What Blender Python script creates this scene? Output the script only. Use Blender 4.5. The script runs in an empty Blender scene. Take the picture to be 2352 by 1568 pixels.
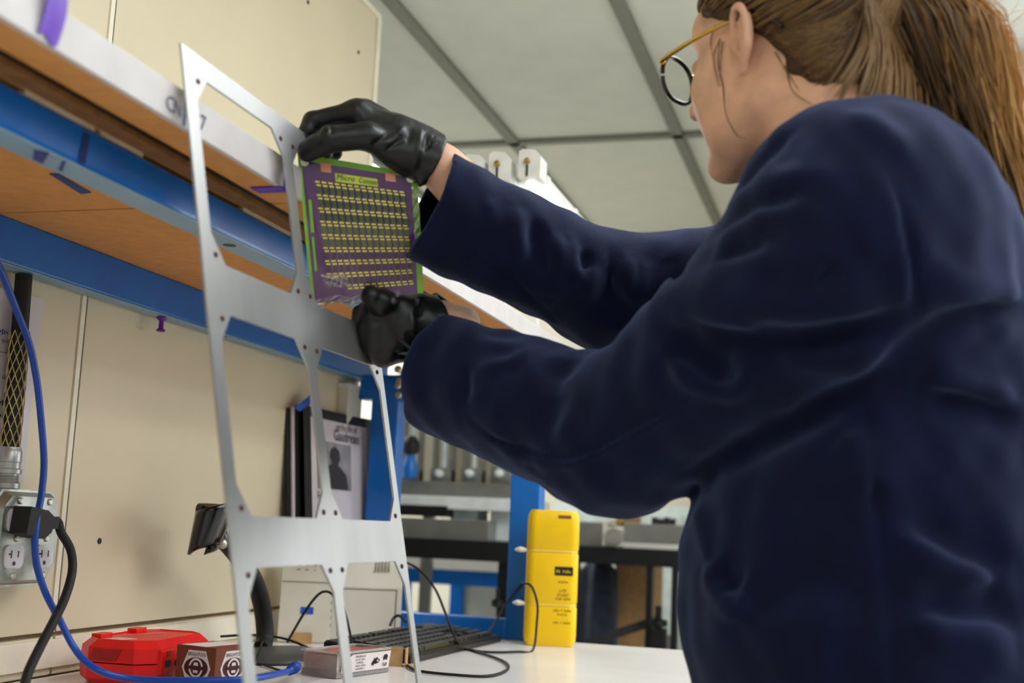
import bpy, bmesh, math, random
import numpy as np
from mathutils import Vector, Matrix
random.seed(7); RNG = np.random.default_rng(7)
scene = bpy.context.scene
COL = scene.collection

# ------------------------------------------------------------------ camera
YAW, PITCH, ROLL, FPX = -0.28360948, 0.15035065, 0.04324169, 2773.4
CAM = np.array([0.0, 0.0, 1.15])
_f = np.array([math.sin(YAW)*math.cos(PITCH), math.cos(YAW)*math.cos(PITCH), math.sin(PITCH)])
_r = np.array([math.cos(YAW), -math.sin(YAW), 0.0]); _u = np.cross(_r, _f)
RGT = math.cos(ROLL)*_r + math.sin(ROLL)*_u
UPV = -math.sin(ROLL)*_r + math.cos(ROLL)*_u
FWD = _f
cd = bpy.data.cameras.new('camera'); cam = bpy.data.objects.new('camera', cd); COL.objects.link(cam)
cd.sensor_width = 36.0; cd.lens = 36.0*FPX/2352.0; cd.clip_start = 0.05
M = Matrix.Identity(4)
for i in range(3):
    M[i][0] = RGT[i]; M[i][1] = UPV[i]; M[i][2] = -FWD[i]; M[i][3] = CAM[i]
cam.matrix_world = M
cd.dof.use_dof = True; cd.dof.focus_distance = 1.60; cd.dof.aperture_fstop = 4.0
scene.camera = cam
# ------------------------------------------------------------------ world, exposure
w = bpy.data.worlds.new('world'); scene.world = w; w.use_nodes = True
w.node_tree.nodes['Background'].inputs[0].default_value = (0.75, 0.85, 1.0, 1)
w.node_tree.nodes['Background'].inputs[1].default_value = 0.6
vs = scene.view_settings
vs.view_transform = 'Standard'; vs.look = 'None'; vs.gamma = 1.0; vs.use_curve_mapping = False
vs.exposure = 0.12
PANEL_W = 9.8        # radiance of the ceiling light diffusers
WINDOW_W = 3.2      # daylight behind the far window

# ------------------------------------------------------------------ measuring helpers (photo pixel -> metre)
def ray(px, py): return FWD + RGT*((px-1176)/FPX) - UPV*((py-784)/FPX)
def D(px, py, d): return CAM + ray(px, py)*d
def PX(px, py, x): d = ray(px, py); return CAM + d*(x/d[0])
def PY(px, py, y): d = ray(px, py); return CAM + d*(y/d[1])
def PZ(px, py, z): d = ray(px, py); return CAM + d*((z-CAM[2])/d[2])

# ------------------------------------------------------------------ materials
def lin(c):
    if isinstance(c, str):
        c = [int(c[i:i+2], 16)/255 for i in (0, 2, 4)]
        c = [v/12.92 if v <= .04045 else ((v+.055)/1.055)**2.4 for v in c]
    return (c[0], c[1], c[2], 1.0)
MATS = {}
def mat(name, col, rough=.5, metal=0., var=.06, scale=30., bump=0., bscale=200., spec=.5, coat=0., sheen=0., trans=0., sss=0., emit=0., alpha=1., stretch=None, col2=None, ior=1.45):
    if name in MATS: return MATS[name]
    m = bpy.data.materials.new(name); m.use_nodes = True; nt = m.node_tree
    b = nt.nodes['Principled BSDF']
    c = lin(col)
    b.inputs['Roughness'].default_value = rough; b.inputs['Metallic'].default_value = metal
    b.inputs['Specular IOR Level'].default_value = spec
    b.inputs['Coat Weight'].default_value = coat; b.inputs['Coat Roughness'].default_value = .08
    b.inputs['Sheen Weight'].default_value = sheen
    b.inputs['Transmission Weight'].default_value = trans; b.inputs['IOR'].default_value = ior
    b.inputs['Alpha'].default_value = alpha
    if sss: b.inputs['Subsurface Weight'].default_value = sss; b.inputs['Subsurface Radius'].default_value = (.012, .004, .002); b.inputs['Subsurface Scale'].default_value = .5
    tc = nt.nodes.new('ShaderNodeTexCoord'); src = tc.outputs['Object']
    if stretch:
        mp = nt.nodes.new('ShaderNodeMapping'); mp.inputs['Scale'].default_value = stretch
        nt.links.new(src, mp.inputs['Vector']); src = mp.outputs['Vector']
    n = nt.nodes.new('ShaderNodeTexNoise'); n.inputs['Scale'].default_value = scale; n.inputs['Detail'].default_value = 5
    nt.links.new(src, n.inputs['Vector'])
    mx = nt.nodes.new('ShaderNodeMix'); mx.data_type = 'RGBA'
    c2 = lin(col2) if col2 else tuple(min(1, v*(1-var*2)) for v in c[:3])+(1,)
    c1 = c if col2 else tuple(min(1, v*(1+var*.8)) for v in c[:3])+(1,)
    mx.inputs[6].default_value = c1; mx.inputs[7].default_value = c2
    rp = nt.nodes.new('ShaderNodeMapRange'); rp.inputs[1].default_value = .35; rp.inputs[2].default_value = .68
    nt.links.new(n.outputs['Fac'], rp.inputs[0]); nt.links.new(rp.outputs[0], mx.inputs[0])
    nt.links.new(mx.outputs[2], b.inputs['Base Color'])
    if bump:
        n2 = nt.nodes.new('ShaderNodeTexNoise'); n2.inputs['Scale'].default_value = bscale; n2.inputs['Detail'].default_value = 4
        nt.links.new(src, n2.inputs['Vector'])
        bp = nt.nodes.new('ShaderNodeBump'); bp.inputs['Strength'].default_value = bump; bp.inputs['Distance'].default_value = .002
        nt.links.new(n2.outputs['Fac'], bp.inputs['Height']); nt.links.new(bp.outputs['Normal'], b.inputs['Normal'])
    if emit: b.inputs['Emission Color'].default_value = c; b.inputs['Emission Strength'].default_value = emit
    MATS[name] = m; return m

mat('cream_panel', 'DDCFB0', .45, var=.03, scale=3, bump=.05, bscale=300)
mat('cream_trim', 'D8C9A8', .4, var=.04)
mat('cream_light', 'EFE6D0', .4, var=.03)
mat('seam_dark', '8C7A5E', .7)
mat('ceiling_tile', 'E2E4D8', .85, var=.02, scale=8, bump=.2, bscale=400)
mat('ceiling_bar', '84867A', .6, var=.03)
mat('far_wall', 'E4DAC4', .7, var=.03, scale=4)
mat('grey_wall', 'C4C8C0', .7, var=.03, scale=4)
mat('floor', 'B8B4AC', .4, var=.12, scale=12)
mat('laminate_white', 'E6E1DA', .22, var=.03, scale=6, spec=.5)
mat('laminate_edge', 'CFC9C6', .4, var=.04, scale=20)
mat('particle_board', 'D2924E', .7, var=.05, scale=60, bump=.2, bscale=500)
mat('particle_dark', '7A5226', .8, var=.12, scale=60)
mat('blue_steel', '066CC4', .30, var=.05, scale=15, coat=.2)
mat('blue_steel_lit', '7FA0B8', .4, var=.05, scale=15)  # paler copy of the blue, carries light reflected on the beam undersides
mat('bolt_steel', 'C9C2B4', .35, .9)
mat('diffuser', 'F4F9FF', .6, emit=PANEL_W)
mat('white_paint', 'E2E2DE', .4)
mat('black', '0C0C0D', .45)
mat('black_soft', '131314', .6, bump=.1)
mat('dark_grey', '2B2B2C', .5)
mat('white_plastic', 'DCD8CC', .42, var=.02)
mat('grey_metal', '9C9A94', .38, .75, var=.08, scale=14)

# ------------------------------------------------------------------ geometry collectors
class G:
    """collects vertices and faces of one mesh"""
    def __init__(s): s.v = []; s.f = []
    def add(s, v, f):
        o = len(s.v); s.v += [tuple(map(float, p)) for p in v]; s.f += [tuple(i+o for i in q) for q in f]; return s
    def box(s, c, size, R=None, bev=0.):
        bm = bmesh.new(); bmesh.ops.create_cube(bm, size=1.0)
        for v in bm.verts: v.co = Vector((v.co.x*size[0], v.co.y*size[1], v.co.z*size[2]))
        if bev: bmesh.ops.bevel(bm, geom=list(bm.edges), offset=bev, segments=2, affect='EDGES', profile=.6)
        bm.verts.index_update()
        P = np.array([v.co for v in bm.verts])
        if R is not None: P = P @ np.array(R).T
        P = P + np.array(c)
        s.add(P, [[v.index for v in f.verts] for f in bm.faces]); bm.free(); return s
    def bar(s, a, b, wx, wz, up=(0, 0, 1), bev=0.):
        a = np.array(a, float); b = np.array(b, float); y = b-a; L = np.linalg.norm(y); y /= L
        x = np.cross(y, np.array(up, float)); x /= np.linalg.norm(x); z = np.cross(x, y)
        return s.box((a+b)/2, (wx, L, wz), np.array([x, y, z]).T, bev)
    def cyl(s, a, b, r0, r1=None, n=16, cap=True):
        r1 = r0 if r1 is None else r1
        a = np.array(a, float); b = np.array(b, float); d = (b-a)/np.linalg.norm(b-a)
        t = np.array([1, 0, 0]) if abs(d[0]) < .8 else np.array([0, 1, 0])
        x = np.cross(d, t); x /= np.linalg.norm(x); y = np.cross(d, x)
        an = np.arange(n)*2*math.pi/n
        ring = np.outer(np.cos(an), x)+np.outer(np.sin(an), y)
        f = [(i, (i+1) % n, n+(i+1) % n, n+i) for i in range(n)]
        if cap: f += [tuple(range(n))[::-1], tuple(range(n, 2*n))]
        return s.add(np.vstack([a+ring*r0, b+ring*r1]), f)
    def tube(s, pts, r, n=8, smooth=6, cap=True, flat=None):
        P = spline(pts, smooth) if smooth else np.array(pts, float)
        m = len(P); rr = np.interp(np.linspace(0, 1, m), np.linspace(0, 1, len(r)), r) if hasattr(r, '__len__') else np.full(m, r)
        T = np.gradient(P, axis=0); T /= np.linalg.norm(T, axis=1)[:, None]+1e-12
        t = np.array([0, 0, 1.]) if abs(T[0][2]) < .9 else np.array([1., 0, 0])
        x = np.cross(T[0], t); x /= np.linalg.norm(x)
        V = []; an = np.arange(n)*2*math.pi/n
        for i in range(m):
            x = x-T[i]*(x@T[i]); x /= np.linalg.norm(x); y = np.cross(T[i], x)
            V.append(P[i]+rr[i]*(np.outer(np.cos(an), x)+np.outer(np.sin(an), y)*(flat or 1)))
        f = [(i*n+j, i*n+(j+1) % n, (i+1)*n+(j+1) % n, (i+1)*n+j) for i in range(m-1) for j in range(n)]
        if cap: f += [tuple(range(n))[::-1], tuple((m-1)*n+j for j in range(n))]
        return s.add(np.vstack(V), f)
    def lathe(s, prof, o, axis=(0, 0, 1), n=24):
        a = np.array(axis, float); a /= np.linalg.norm(a); o = np.array(o, float)
        t = np.array([1, 0, 0]) if abs(a[0]) < .8 else np.array([0, 1, 0])
        x = np.cross(a, t); x /= np.linalg.norm(x); y = np.cross(a, x)
        an = np.arange(n)*2*math.pi/n; ring = np.outer(np.cos(an), x)+np.outer(np.sin(an), y)
        V = np.vstack([o+a*h+ring*r for r, h in prof]); m = len(prof)
        f = [(i*n+j, i*n+(j+1) % n, (i+1)*n+(j+1) % n, (i+1)*n+j) for i in range(m-1) for j in range(n)]
        f += [tuple(range(n))[::-1], tuple((m-1)*n+j for j in range(n))]
        return s.add(V, f)
    def prism(s, poly, o, ex, ey, th, holes=()):
        """flat plate: polygon (with holes) in the plane o + u*ex + v*ey, thickness th along ex x ey"""
        o, ex, ey = (np.array(a, float) for a in (o, ex, ey)); nz = np.cross(ex, ey); nz /= np.linalg.norm(nz)
        bm = bmesh.new(); loops = [list(poly)]+[list(h) for h in holes]; E = []
        for lp in loops:
            vs_ = [bm.verts.new((u, v, 0)) for u, v in lp]
            E += [bm.edges.new((vs_[i], vs_[(i+1) % len(vs_)])) for i in range(len(vs_))]
        if holes: bmesh.ops.triangle_fill(bm, edges=E, use_beauty=True, use_dissolve=False)
        else: bm.faces.new(bm.verts)
        bm.verts.index_update()
        P = np.array([v.co for v in bm.verts]); F = [[v.index for v in f.verts] for f in bm.faces]; bm.free()
        W = o+np.outer(P[:, 0], ex)+np.outer(P[:, 1], ey)
        # orient faces to +nz
        FF = []
        for f in F:
            a, b, c = W[f[0]], W[f[1]], W[f[2]]
            FF.append(f if np.cross(b-a, c-a)@nz > 0 else f[::-1])
        k = len(W); s0 = len(s.v)
        faces = [list(f) for f in FF]+[[i+k for i in f][::-1] for f in FF]
        i0 = 0
        for lp in loops:
            n = len(lp); area = sum(lp[i][0]*lp[(i+1) % n][1]-lp[(i+1) % n][0]*lp[i][1] for i in range(n))
            for i in range(n):
                a, b = i0+i, i0+(i+1) % n
                hole = i0 > 0
                if (area > 0) != hole: faces.append([a, a+k, b+k, b])
                else: faces.append([b, b+k, a+k, a])
            i0 += n
        return s.add(np.vstack([W, W-nz*th]), faces)
    def quad(s, a, b, c, d): return s.add([a, b, c, d], [(0, 1, 2, 3)])
    def grid(s, fn, nu, nv, thick=None):
        P = [fn(i/nu, j/nv) for j in range(nv+1) for i in range(nu+1)]
        f = [(j*(nu+1)+i, j*(nu+1)+i+1, (j+1)*(nu+1)+i+1, (j+1)*(nu+1)+i) for j in range(nv) for i in range(nu)]
        return s.add(P, f)
    def mesh(s, name='mesh'):
        me = bpy.data.meshes.new(name); me.from_pydata(s.v, [], s.f); me.update(); return me

def spline(pts, k=6):
    P = np.array(pts, float); n = len(P)
    if n < 3: return np.array([P[0]+(P[-1]-P[0])*t for t in np.linspace(0, 1, k+1)])
    Q = np.vstack([2*P[0]-P[1], P, 2*P[-1]-P[-2]]); out = []
    for i in range(1, n):
        p0, p1, p2, p3 = Q[i-1], Q[i], Q[i+1], Q[i+2]
        for t in np.arange(k)/k:
            out.append(.5*((2*p1)+(-p0+p2)*t+(2*p0-5*p1+4*p2-p3)*t*t+(-p0+3*p1-3*p2+p3)*t**3))
    out.append(P[-1]); return np.array(out)

def smooth_mesh(me, ang=40):
    me.polygons.foreach_set('use_smooth', [True]*len(me.polygons))
    try: me.set_sharp_from_angle(angle=math.radians(ang))
    except Exception: pass

def attach(o, parent):
    o.parent = parent
    if parent is not None and parent.type == 'EMPTY':
        o.matrix_parent_inverse = Matrix.Translation(-parent.location)
def obj(name, g, material, parent=None, smooth=None, label=None):
    me = g.mesh(name) if isinstance(g, G) else g
    if material is not None: me.materials.append(MATS[material] if isinstance(material, str) else material)
    if smooth: smooth_mesh(me, smooth)
    o = bpy.data.objects.new(name, me); COL.objects.link(o)
    if parent is not None: attach(o, parent)
    if label: o['label'] = label
    return o
def tag(o, label, cat, group=None, kind=None):
    o['label'] = label; o['category'] = cat
    if group: o['group'] = group
    if kind: o['kind'] = kind
    return o
def thing(name, label, cat, loc, group=None):
    e = bpy.data.objects.new(name, None); COL.objects.link(e); e.location = Vector([float(a) for a in loc]); e.empty_display_size = .02
    return tag(e, label, cat, group)
def struct(name, g, material, label=None, smooth=None):
    o = obj(name, g, material, smooth=smooth); o['kind'] = 'structure'
    if label: o['label'] = label
    return o
def text_geo(txt, size, o, ex, ey, lift=.0004, align='LEFT', shear=0., squash=1., fn=None):
    """flat lettering as a mesh lying in the plane o + u*ex + v*ey"""
    cu = bpy.data.curves.new('lettering', 'FONT'); cu.body = txt; cu.size = size; cu.align_x = align; cu.shear = shear; cu.resolution_u = 2
    t = bpy.data.objects.new('lettering', cu); COL.objects.link(t)
    dg = bpy.context.evaluated_depsgraph_get(); me = bpy.data.meshes.new_from_object(t.evaluated_get(dg))
    P = np.array([v.co for v in me.vertices]); F = [tuple(p.vertices) for p in me.polygons]
    bpy.data.objects.remove(t); bpy.data.curves.remove(cu); bpy.data.meshes.remove(me)
    g = G()
    if not len(P): return g
    if fn is not None: return g.add([fn(p[0]*squash, p[1]) for p in P], F)
    o, ex, ey = (np.array(a, float) for a in (o, ex, ey)); nz = np.cross(ex, ey); nz /= np.linalg.norm(nz)
    return g.add(o+np.outer(P[:, 0]*squash, ex)+np.outer(P[:, 1], ey)+nz*lift, F)

TABLE = 0.93; WALL = -1.02; ENDY = 2.34; CEIL = 2.40
X_ = np.array([1., 0, 0]); Y_ = np.array([0, 1., 0]); Z_ = np.array([0, 0, 1.])

# ================================================================== ROOM
RX0, RX1, RY0, RY1 = -3.2, 3.4, -2.6, 5.25
struct('floor', G().box(((RX0+RX1)/2, (RY0+RY1)/2, -.05), (RX1-RX0, RY1-RY0, .1)), 'floor')
# walls
wg = G(); WX0, WX1, WZ0, WZ1, JY = .42, 1.75, 1.15, 2.22, 3.2       # window in the jogged part of the far wall
wg.box(((RX0+.33)/2, RY1+.05, CEIL/2+.07), (.33-RX0, .1, CEIL+.14)).box((.36, (JY+RY1)/2+.05, CEIL/2+.07), (.06, RY1-JY+.1, CEIL+.14))
for x0, x1, z0, z1 in ((.39, WX0, 0, CEIL+.14), (WX1, RX1, 0, CEIL+.14), (WX0, WX1, 0, WZ0), (WX0, WX1, WZ1, CEIL+.14)):
    wg.box(((x0+x1)/2, JY+.05, (z0+z1)/2), (x1-x0, .1, z1-z0))
struct('wall_back', wg, 'far_wall')
struct('wall_right', G().box((RX1+.05, (RY0+RY1)/2, CEIL/2+.07), (.1, RY1-RY0, CEIL+.14)), 'grey_wall')
struct('wall_front', G().box(((RX0+RX1)/2, RY0-.05, CEIL/2+.07), (RX1-RX0, .1, CEIL+.14)), 'grey_wall')
struct('wall_side', G().box((RX0-.05, (RY0+RY1)/2, CEIL/2+.07), (.1, RY1-RY0, CEIL+.14)), 'grey_wall')
win = thing('window_1', 'bright white window in the far wall behind the ponytail', 'window', (WX0, JY, WZ0)); win['kind'] = 'structure'
fg = G()
for a, b in (((WX0, WZ0), (WX1, WZ0)), ((WX0, WZ1), (WX1, WZ1)), ((WX0, WZ0), (WX0, WZ1)), ((WX1, WZ0), (WX1, WZ1)), ((1.085, WZ0), (1.085, WZ1))):
    fg.bar((a[0], JY+.03, a[1]), (b[0], JY+.03, b[1]), .04, .05, up=(0, 1, 0))
obj('window_frame', fg, 'white_paint', win)
mat('window_glow', 'F4F8FF', .6, emit=WINDOW_W)
obj('pane', G().box(((WX0+1.085)/2, JY+.04, (WZ0+WZ1)/2), (.645, .01, WZ1-WZ0-.03)), 'window_glow', win)
obj('pane', G().box(((WX1+1.085)/2, JY+.04, (WZ0+WZ1)/2), (.645, .01, WZ1-WZ0-.03)), 'window_glow', win)

# ceiling: tiles and bars on the grid read from the photo
ceil = struct('ceiling', G().box(((RX0+RX1)/2, (RY0+RY1)/2, CEIL+.10), (RX1-RX0, RY1-RY0, .1)), 'ceiling_tile')
TX0, TDX, TY0, TDY = -1.101, .5435, 3.703, 1.31
ix = [i for i in range(-4, 9) if RX0 < TX0+i*TDX < RX1]; iy = [j for j in range(-5, 3) if RY0 < TY0+j*TDY < RY1]
xs = [RX0]+[TX0+i*TDX for i in ix]+[RX1]; ys = [RY0]+[TY0+j*TDY for j in iy]+[RY1]
LIT = {(2, -2), (4, -2), (4, -3), (6, -2), (6, -3), (5, -4), (2, -4), (-3, -1), (-3, 0), (-2, 0)}  # includes panels added out of view to brighten the background and face
tile_cache = {}
lights = 0
for a in range(len(xs)-1):
    for b in range(len(ys)-1):
        x0, x1, y0, y1 = xs[a], xs[a+1], ys[b], ys[b+1]
        key = (round((x0-TX0)/TDX), round((y0-TY0)/TDY))
        c = ((x0+x1)/2, (y0+y1)/2); sz = (x1-x0-.03, y1-y0-.03)
        full = abs(sz[0]-(TDX-.03)) < .01 and abs(sz[1]-(TDY-.03)) < .01
        if key in LIT and full:
            lights += 1
            t = thing('ceiling_light', 'recessed white ceiling light panel flush in the tile grid, several added unseen for brightness', 'ceiling light', (c[0], c[1], CEIL), 'recessed ceiling light panels')
            obj('diffuser', G().box((c[0], c[1], CEIL+.012), (sz[0]-.03, sz[1]-.03, .008)), 'diffuser', t)
            fr = G()
            for s in (-1, 1):
                fr.box((c[0]+s*(sz[0]/2-.008), c[1], CEIL+.012), (.016, sz[1], .02)); fr.box((c[0], c[1]+s*(sz[1]/2-.008), CEIL+.012), (sz[0]-.032, .016, .02))
            obj('light_frame', fr, 'white_paint', t)
            continue
        k = (round(sz[0], 3), round(sz[1], 3))
        if k not in tile_cache:
            me = G().box((0, 0, 0), (sz[0], sz[1], .012)).mesh('tile'); me.materials.append(MATS['ceiling_tile']); tile_cache[k] = me
        o = bpy.data.objects.new('tile', tile_cache[k]); COL.objects.link(o); o.parent = ceil; o.location = (c[0], c[1], CEIL+.014)
for x in xs[1:-1]: obj('grid_bar', G().box((x, (RY0+RY1)/2, CEIL+.006), (.036, RY1-RY0, .022)), 'ceiling_bar', ceil)
for y in ys[1:-1]: obj('grid_bar', G().box(((RX0+RX1)/2, y, CEIL+.006), (RX1-RX0, .036, .022)), 'ceiling_bar', ceil)

# wall behind the bench: a modular panel partition that ends beside the bench
PT = 2.24
wl = struct('wall_left', G().box((WALL-.035, .35, PT/2), (.05, 2*(ENDY-.35), PT)), 'seam_dark')
for y0, y1 in ((-1.62, -.30), (-.295, 1.404), (1.409, ENDY-.012)):
    for z0, z1 in ((0, .925), (.93, .979), (.985, PT)):
        obj('wall_panel', G().box((WALL-.005, (y0+y1)/2, (z0+z1)/2), (.010, y1-y0, z1-z0), bev=.0015), 'cream_panel', wl)
obj('seam_strip', G().box((WALL+.001, 1.398, 1.61), (.003, .009, 1.25)), 'cream_light', wl)
obj('seam_line', G().box((WALL-.003, 1.4065, 1.61), (.004, .0042, 1.25)), 'dark_grey', wl)
obj('end_cap', G().box((WALL-.03, ENDY, PT/2), (.068, .02, PT), bev=.003), 'cream_light', wl)
obj('top_cap', G().box((WALL-.03, .35, PT+.004), (.068, 2*(ENDY-.35)+.01, .012)), 'cream_light', wl)
obj('rail_strip', G().box((WALL+.002, .35, .958), (.006, 2*(ENDY-.36), .036), bev=.001), 'cream_light', wl)
for px, py in ((228, 1242), (823, 120), (707, 5), (447, 1240)):
    p = PX(px, py, WALL); h = obj('screw', G().lathe([(.0042, 0), (.0042, .0012), (.003, .002)], p, X_, 14), 'dark_grey', wl)

# ================================================================== WORKBENCH (table, uprights, overhead shelf)
bench = thing('workbench', 'long white workbench with blue steel uprights and an overhead shelf along the cream wall', 'workbench', (-.6, 1.2, 0))
TF = -.20
obj('tabletop', G().box(((WALL+.006+TF)/2, .55, TABLE-.016), (TF-WALL-.006, 2*(ENDY+.005-.55), .032), bev=.003), 'laminate_white', bench)
obj('table_edge', G().box((TF+.002, .55, TABLE-.017), (.004, 2*(ENDY+.005-.55), .026)), 'black', bench)
for x in (-.92, -.30):
    for y in (-1.1, .6, 2.26):
        obj('leg', G().box((x, y, .45), (.05, .05, .896)), 'blue_steel', bench)
for y in (-1.1, .6, 2.26): obj('apron', G().box((-.61, y, .86), (.57, .04, .05)), 'blue_steel', bench)
obj('apron', G().box((-.30, .58, .86), (.03, 3.3, .05)), 'blue_steel', bench)
SH_X, SH_Z, SH_T = -.585, 1.490, .032            # shelf front, underside, thickness
for y0, y1 in ((-1.2, 1.172), (1.176, 2.43)):
    b = obj('shelf_board', G().box(((SH_X-1.012)/2-.002, (y0+y1)/2, SH_Z+SH_T/2), (SH_X+1.008, y1-y0, SH_T)), 'particle_board', bench)
    obj('shelf_edge', G().box((SH_X-.001, (y0+y1)/2, SH_Z+SH_T/2), (.006, y1-y0, SH_T+.001), bev=.0008), 'laminate_edge', b)
    obj('shelf_top', G().box(((SH_X-1.012)/2-.002, (y0+y1)/2, SH_Z+SH_T+.0008), (SH_X+1.006, y1-y0, .0016)), 'laminate_white', b)
# dark joint and batten under the shelf, ahead of the front beam
obj('batten', G().box((-.640, .55, SH_Z-.004), (.020, 3.5, .008)), 'particle_dark', bench)
obj('joint', G().box((-.6285, .55, SH_Z-.001), (.003, 3.5, .003)), 'black', bench)
for q0, q1 in (((60, 188), (219, 284)), ((233, 292), (330, 345)), ((560, 470), (668, 530))):  # cream strips painted in for the lit gap above the front beam
    a_, b_ = PX(*q0, -.667)[1], PX(*q1, -.667)[1]; obj('lit_gap', G().box((-.674, (a_+b_)/2, 1.4877), (.014, b_-a_, .0046)), 'cream_light', bench)
# front beam (tube) and rear beam
FB = G().box((-.6825, .61, 1.4672), (.035, 3.64, .0365), bev=.004); obj('front_beam', FB, 'blue_steel', bench)
obj('beam_underside', G().box((-.6825, .61, 1.4484), (.033, 3.63, .0016)), 'blue_steel_lit', bench)  # pale plate paints in the light reflected under the beam
obj('rear_beam', G().box((-1.000, .61, 1.4625), (.030, 3.64, .055), bev=.003), 'blue_steel', bench)
obj('beam_underside', G().box((-1.000, .61, 1.4342), (.028, 3.63, .0016)), 'blue_steel_lit', bench)
# slots in the beam undersides
for px, py, x in ((535, 563, -.683), (510, 775, -1.0)):
    p = PZ(px, py, 1.4475) if x > -.9 else PX(px, py, -1.0)
    zz = 1.4473 if x > -.9 else 1.4331
    obj('slot', G().lathe([(.0075, 0), (.0075, .0006)], (x, p[1], zz), Z_, 20), 'black', bench)
# end frame: posts, arm, foot rail
PY_ = ENDY-.02
def post(x0, x1, z0, z1, y=PY_, d=.045):
    return obj('post', G().box(((x0+x1)/2, y, (z0+z1)/2), (x1-x0, d, z1-z0), bev=.004), 'blue_steel', bench)
post(-.965, -.905, TABLE, 1.434); post(-.660, -.600, TABLE, 1.449)
post(-.985, -.925, TABLE, 1.434, y=-1.0); post(-.72, -.66, TABLE, 1.449, y=-1.0)
obj('arm', G().box((-.80, PY_, 1.418), (.39, .04, .052), bev=.004), 'blue_steel', bench)
obj('foot_rail', G().box((-.7825, PY_, TABLE+.020), (.245, .036, .038), bev=.003), 'blue_steel', bench)
for z in (1.402, 1.43):
    obj('bolt', G().lathe([(.008, 0), (.008, .004), (.005, .007)], (-.905, PY_-.0225, z), -Y_, 14), 'bolt_steel', bench)
for px, py in ((915, 885), (915, 848)):
    p = PY(px, py, PY_-.024); obj('bolt', G().lathe([(.008, 0), (.008, .004), (.005, .007)], p, -Y_, 14), 'bolt_steel', bench)
# marker scribbles on the shelf edge
def on_shelf(py_off): return None
mat('ink', '5C5E78', .6)
for txt, px, py, sz in (('C', 380, 235, .020), ('N', 398, 244, .018), ('A', 440, 268, .020), ('7', 458, 282, .022)):
    p = PX(px, py, SH_X+.0024); obj('marking', text_geo(txt, sz, (SH_X+.0024, p[1], SH_Z+.006), Y_, Z_), 'ink', bench)
obj('stain', G().box((SH_X+.0022, PX(421, 245, SH_X)[1], SH_Z+.015), (.0006, .005, .028)), 'ink', bench)
# tapes on the shelf
mat('tape_blue', '1D58B8', .5, var=.1); mat('tape_navy', '223A7C', .55, var=.1); mat('tape_purple', '5A2FB0', .45, var=.15); mat('tape_lilac', '7C55C8', .4, alpha=.85)
def tape(pts, m, label, th=.0008):
    g = G(); P = np.array(pts); n = np.cross(P[1]-P[0], P[2]-P[0]); n /= np.linalg.norm(n)
    g.add(np.vstack([P, P+n*th]), [(0, 1, 2, 3), (7, 6, 5, 4), (0, 4, 5, 1), (1, 5, 6, 2), (2, 6, 7, 3), (3, 7, 4, 0)])
    return tag(obj('tape_strip', g, m), label, 'tape')
tape([PZ(x, y, SH_Z-.0012) for x, y in ((113, 400), (135, 400), (209, 443), (186, 446))], 'tape_navy', 'slanted navy tape strip on the orange underside of the shelf')
tape([PZ(x, y, 1.4468) for x, y in ((78, 345), (113, 352), (98, 377), (75, 366))], 'tape_navy', 'square of navy tape on the pale underside of the front blue beam')
tape([PZ(x, y, 1.4468) for x, y in ((143, 371), (151, 373), (143, 395), (134, 390))], 'tape_navy', 'narrow navy tape scrap under the front blue beam beside the square one')
tape([PX(x, y, -.6635) for x, y in ((194, 303), (208, 309), (196, 378), (182, 372))], 'tape_navy', 'dark blue tape stripe across the front of the glossy blue beam')
yt = PX(650, 390, SH_X)[1]
tg = G().box((SH_X+.0032, yt+.004, SH_Z+.014), (.0012, .010, .036)).box((SH_X-.014, yt+.001, SH_Z-.0012), (.036, .020, .0012))
tag(obj('tape_strip', tg, 'tape_purple'), 'purple tape folded around the shelf edge at the board joint', 'tape')
p = PX(105, 40, SH_X); rb = G()
rb.grid(lambda u, v: (SH_X+.004+.005*math.sin(3*v), p[1]-.011+.022*u+.0015*math.sin(5*v), SH_Z+.002+.07*v+.003*math.sin(6*u)), 6, 12)
o = tag(obj('ribbon', rb, 'tape_lilac'), 'lilac plastic ribbon hanging over the white shelf edge at upper left', 'ribbon')
md = o.modifiers.new('thick', 'SOLIDIFY'); md.thickness = .0015
# push pin under the rear beam
pp = PX(372, 726, -.998); mat('pin_purple', '7B1FA2', .3)
pin = thing('push_pin', 'purple push pin stuck up under the rear blue beam', 'push pin', (pp[0], pp[1], 1.41))
obj('pin_head', G().lathe([(.0045, 0), (.0066, .001), (.0066, .003), (.0038, .005), (.0036, .016), (.0072, .019), (.0072, .0215), (.004, .023)], (pp[0], pp[1], 1.4106), Z_, 18), 'pin_purple', pin, 50)

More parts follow.
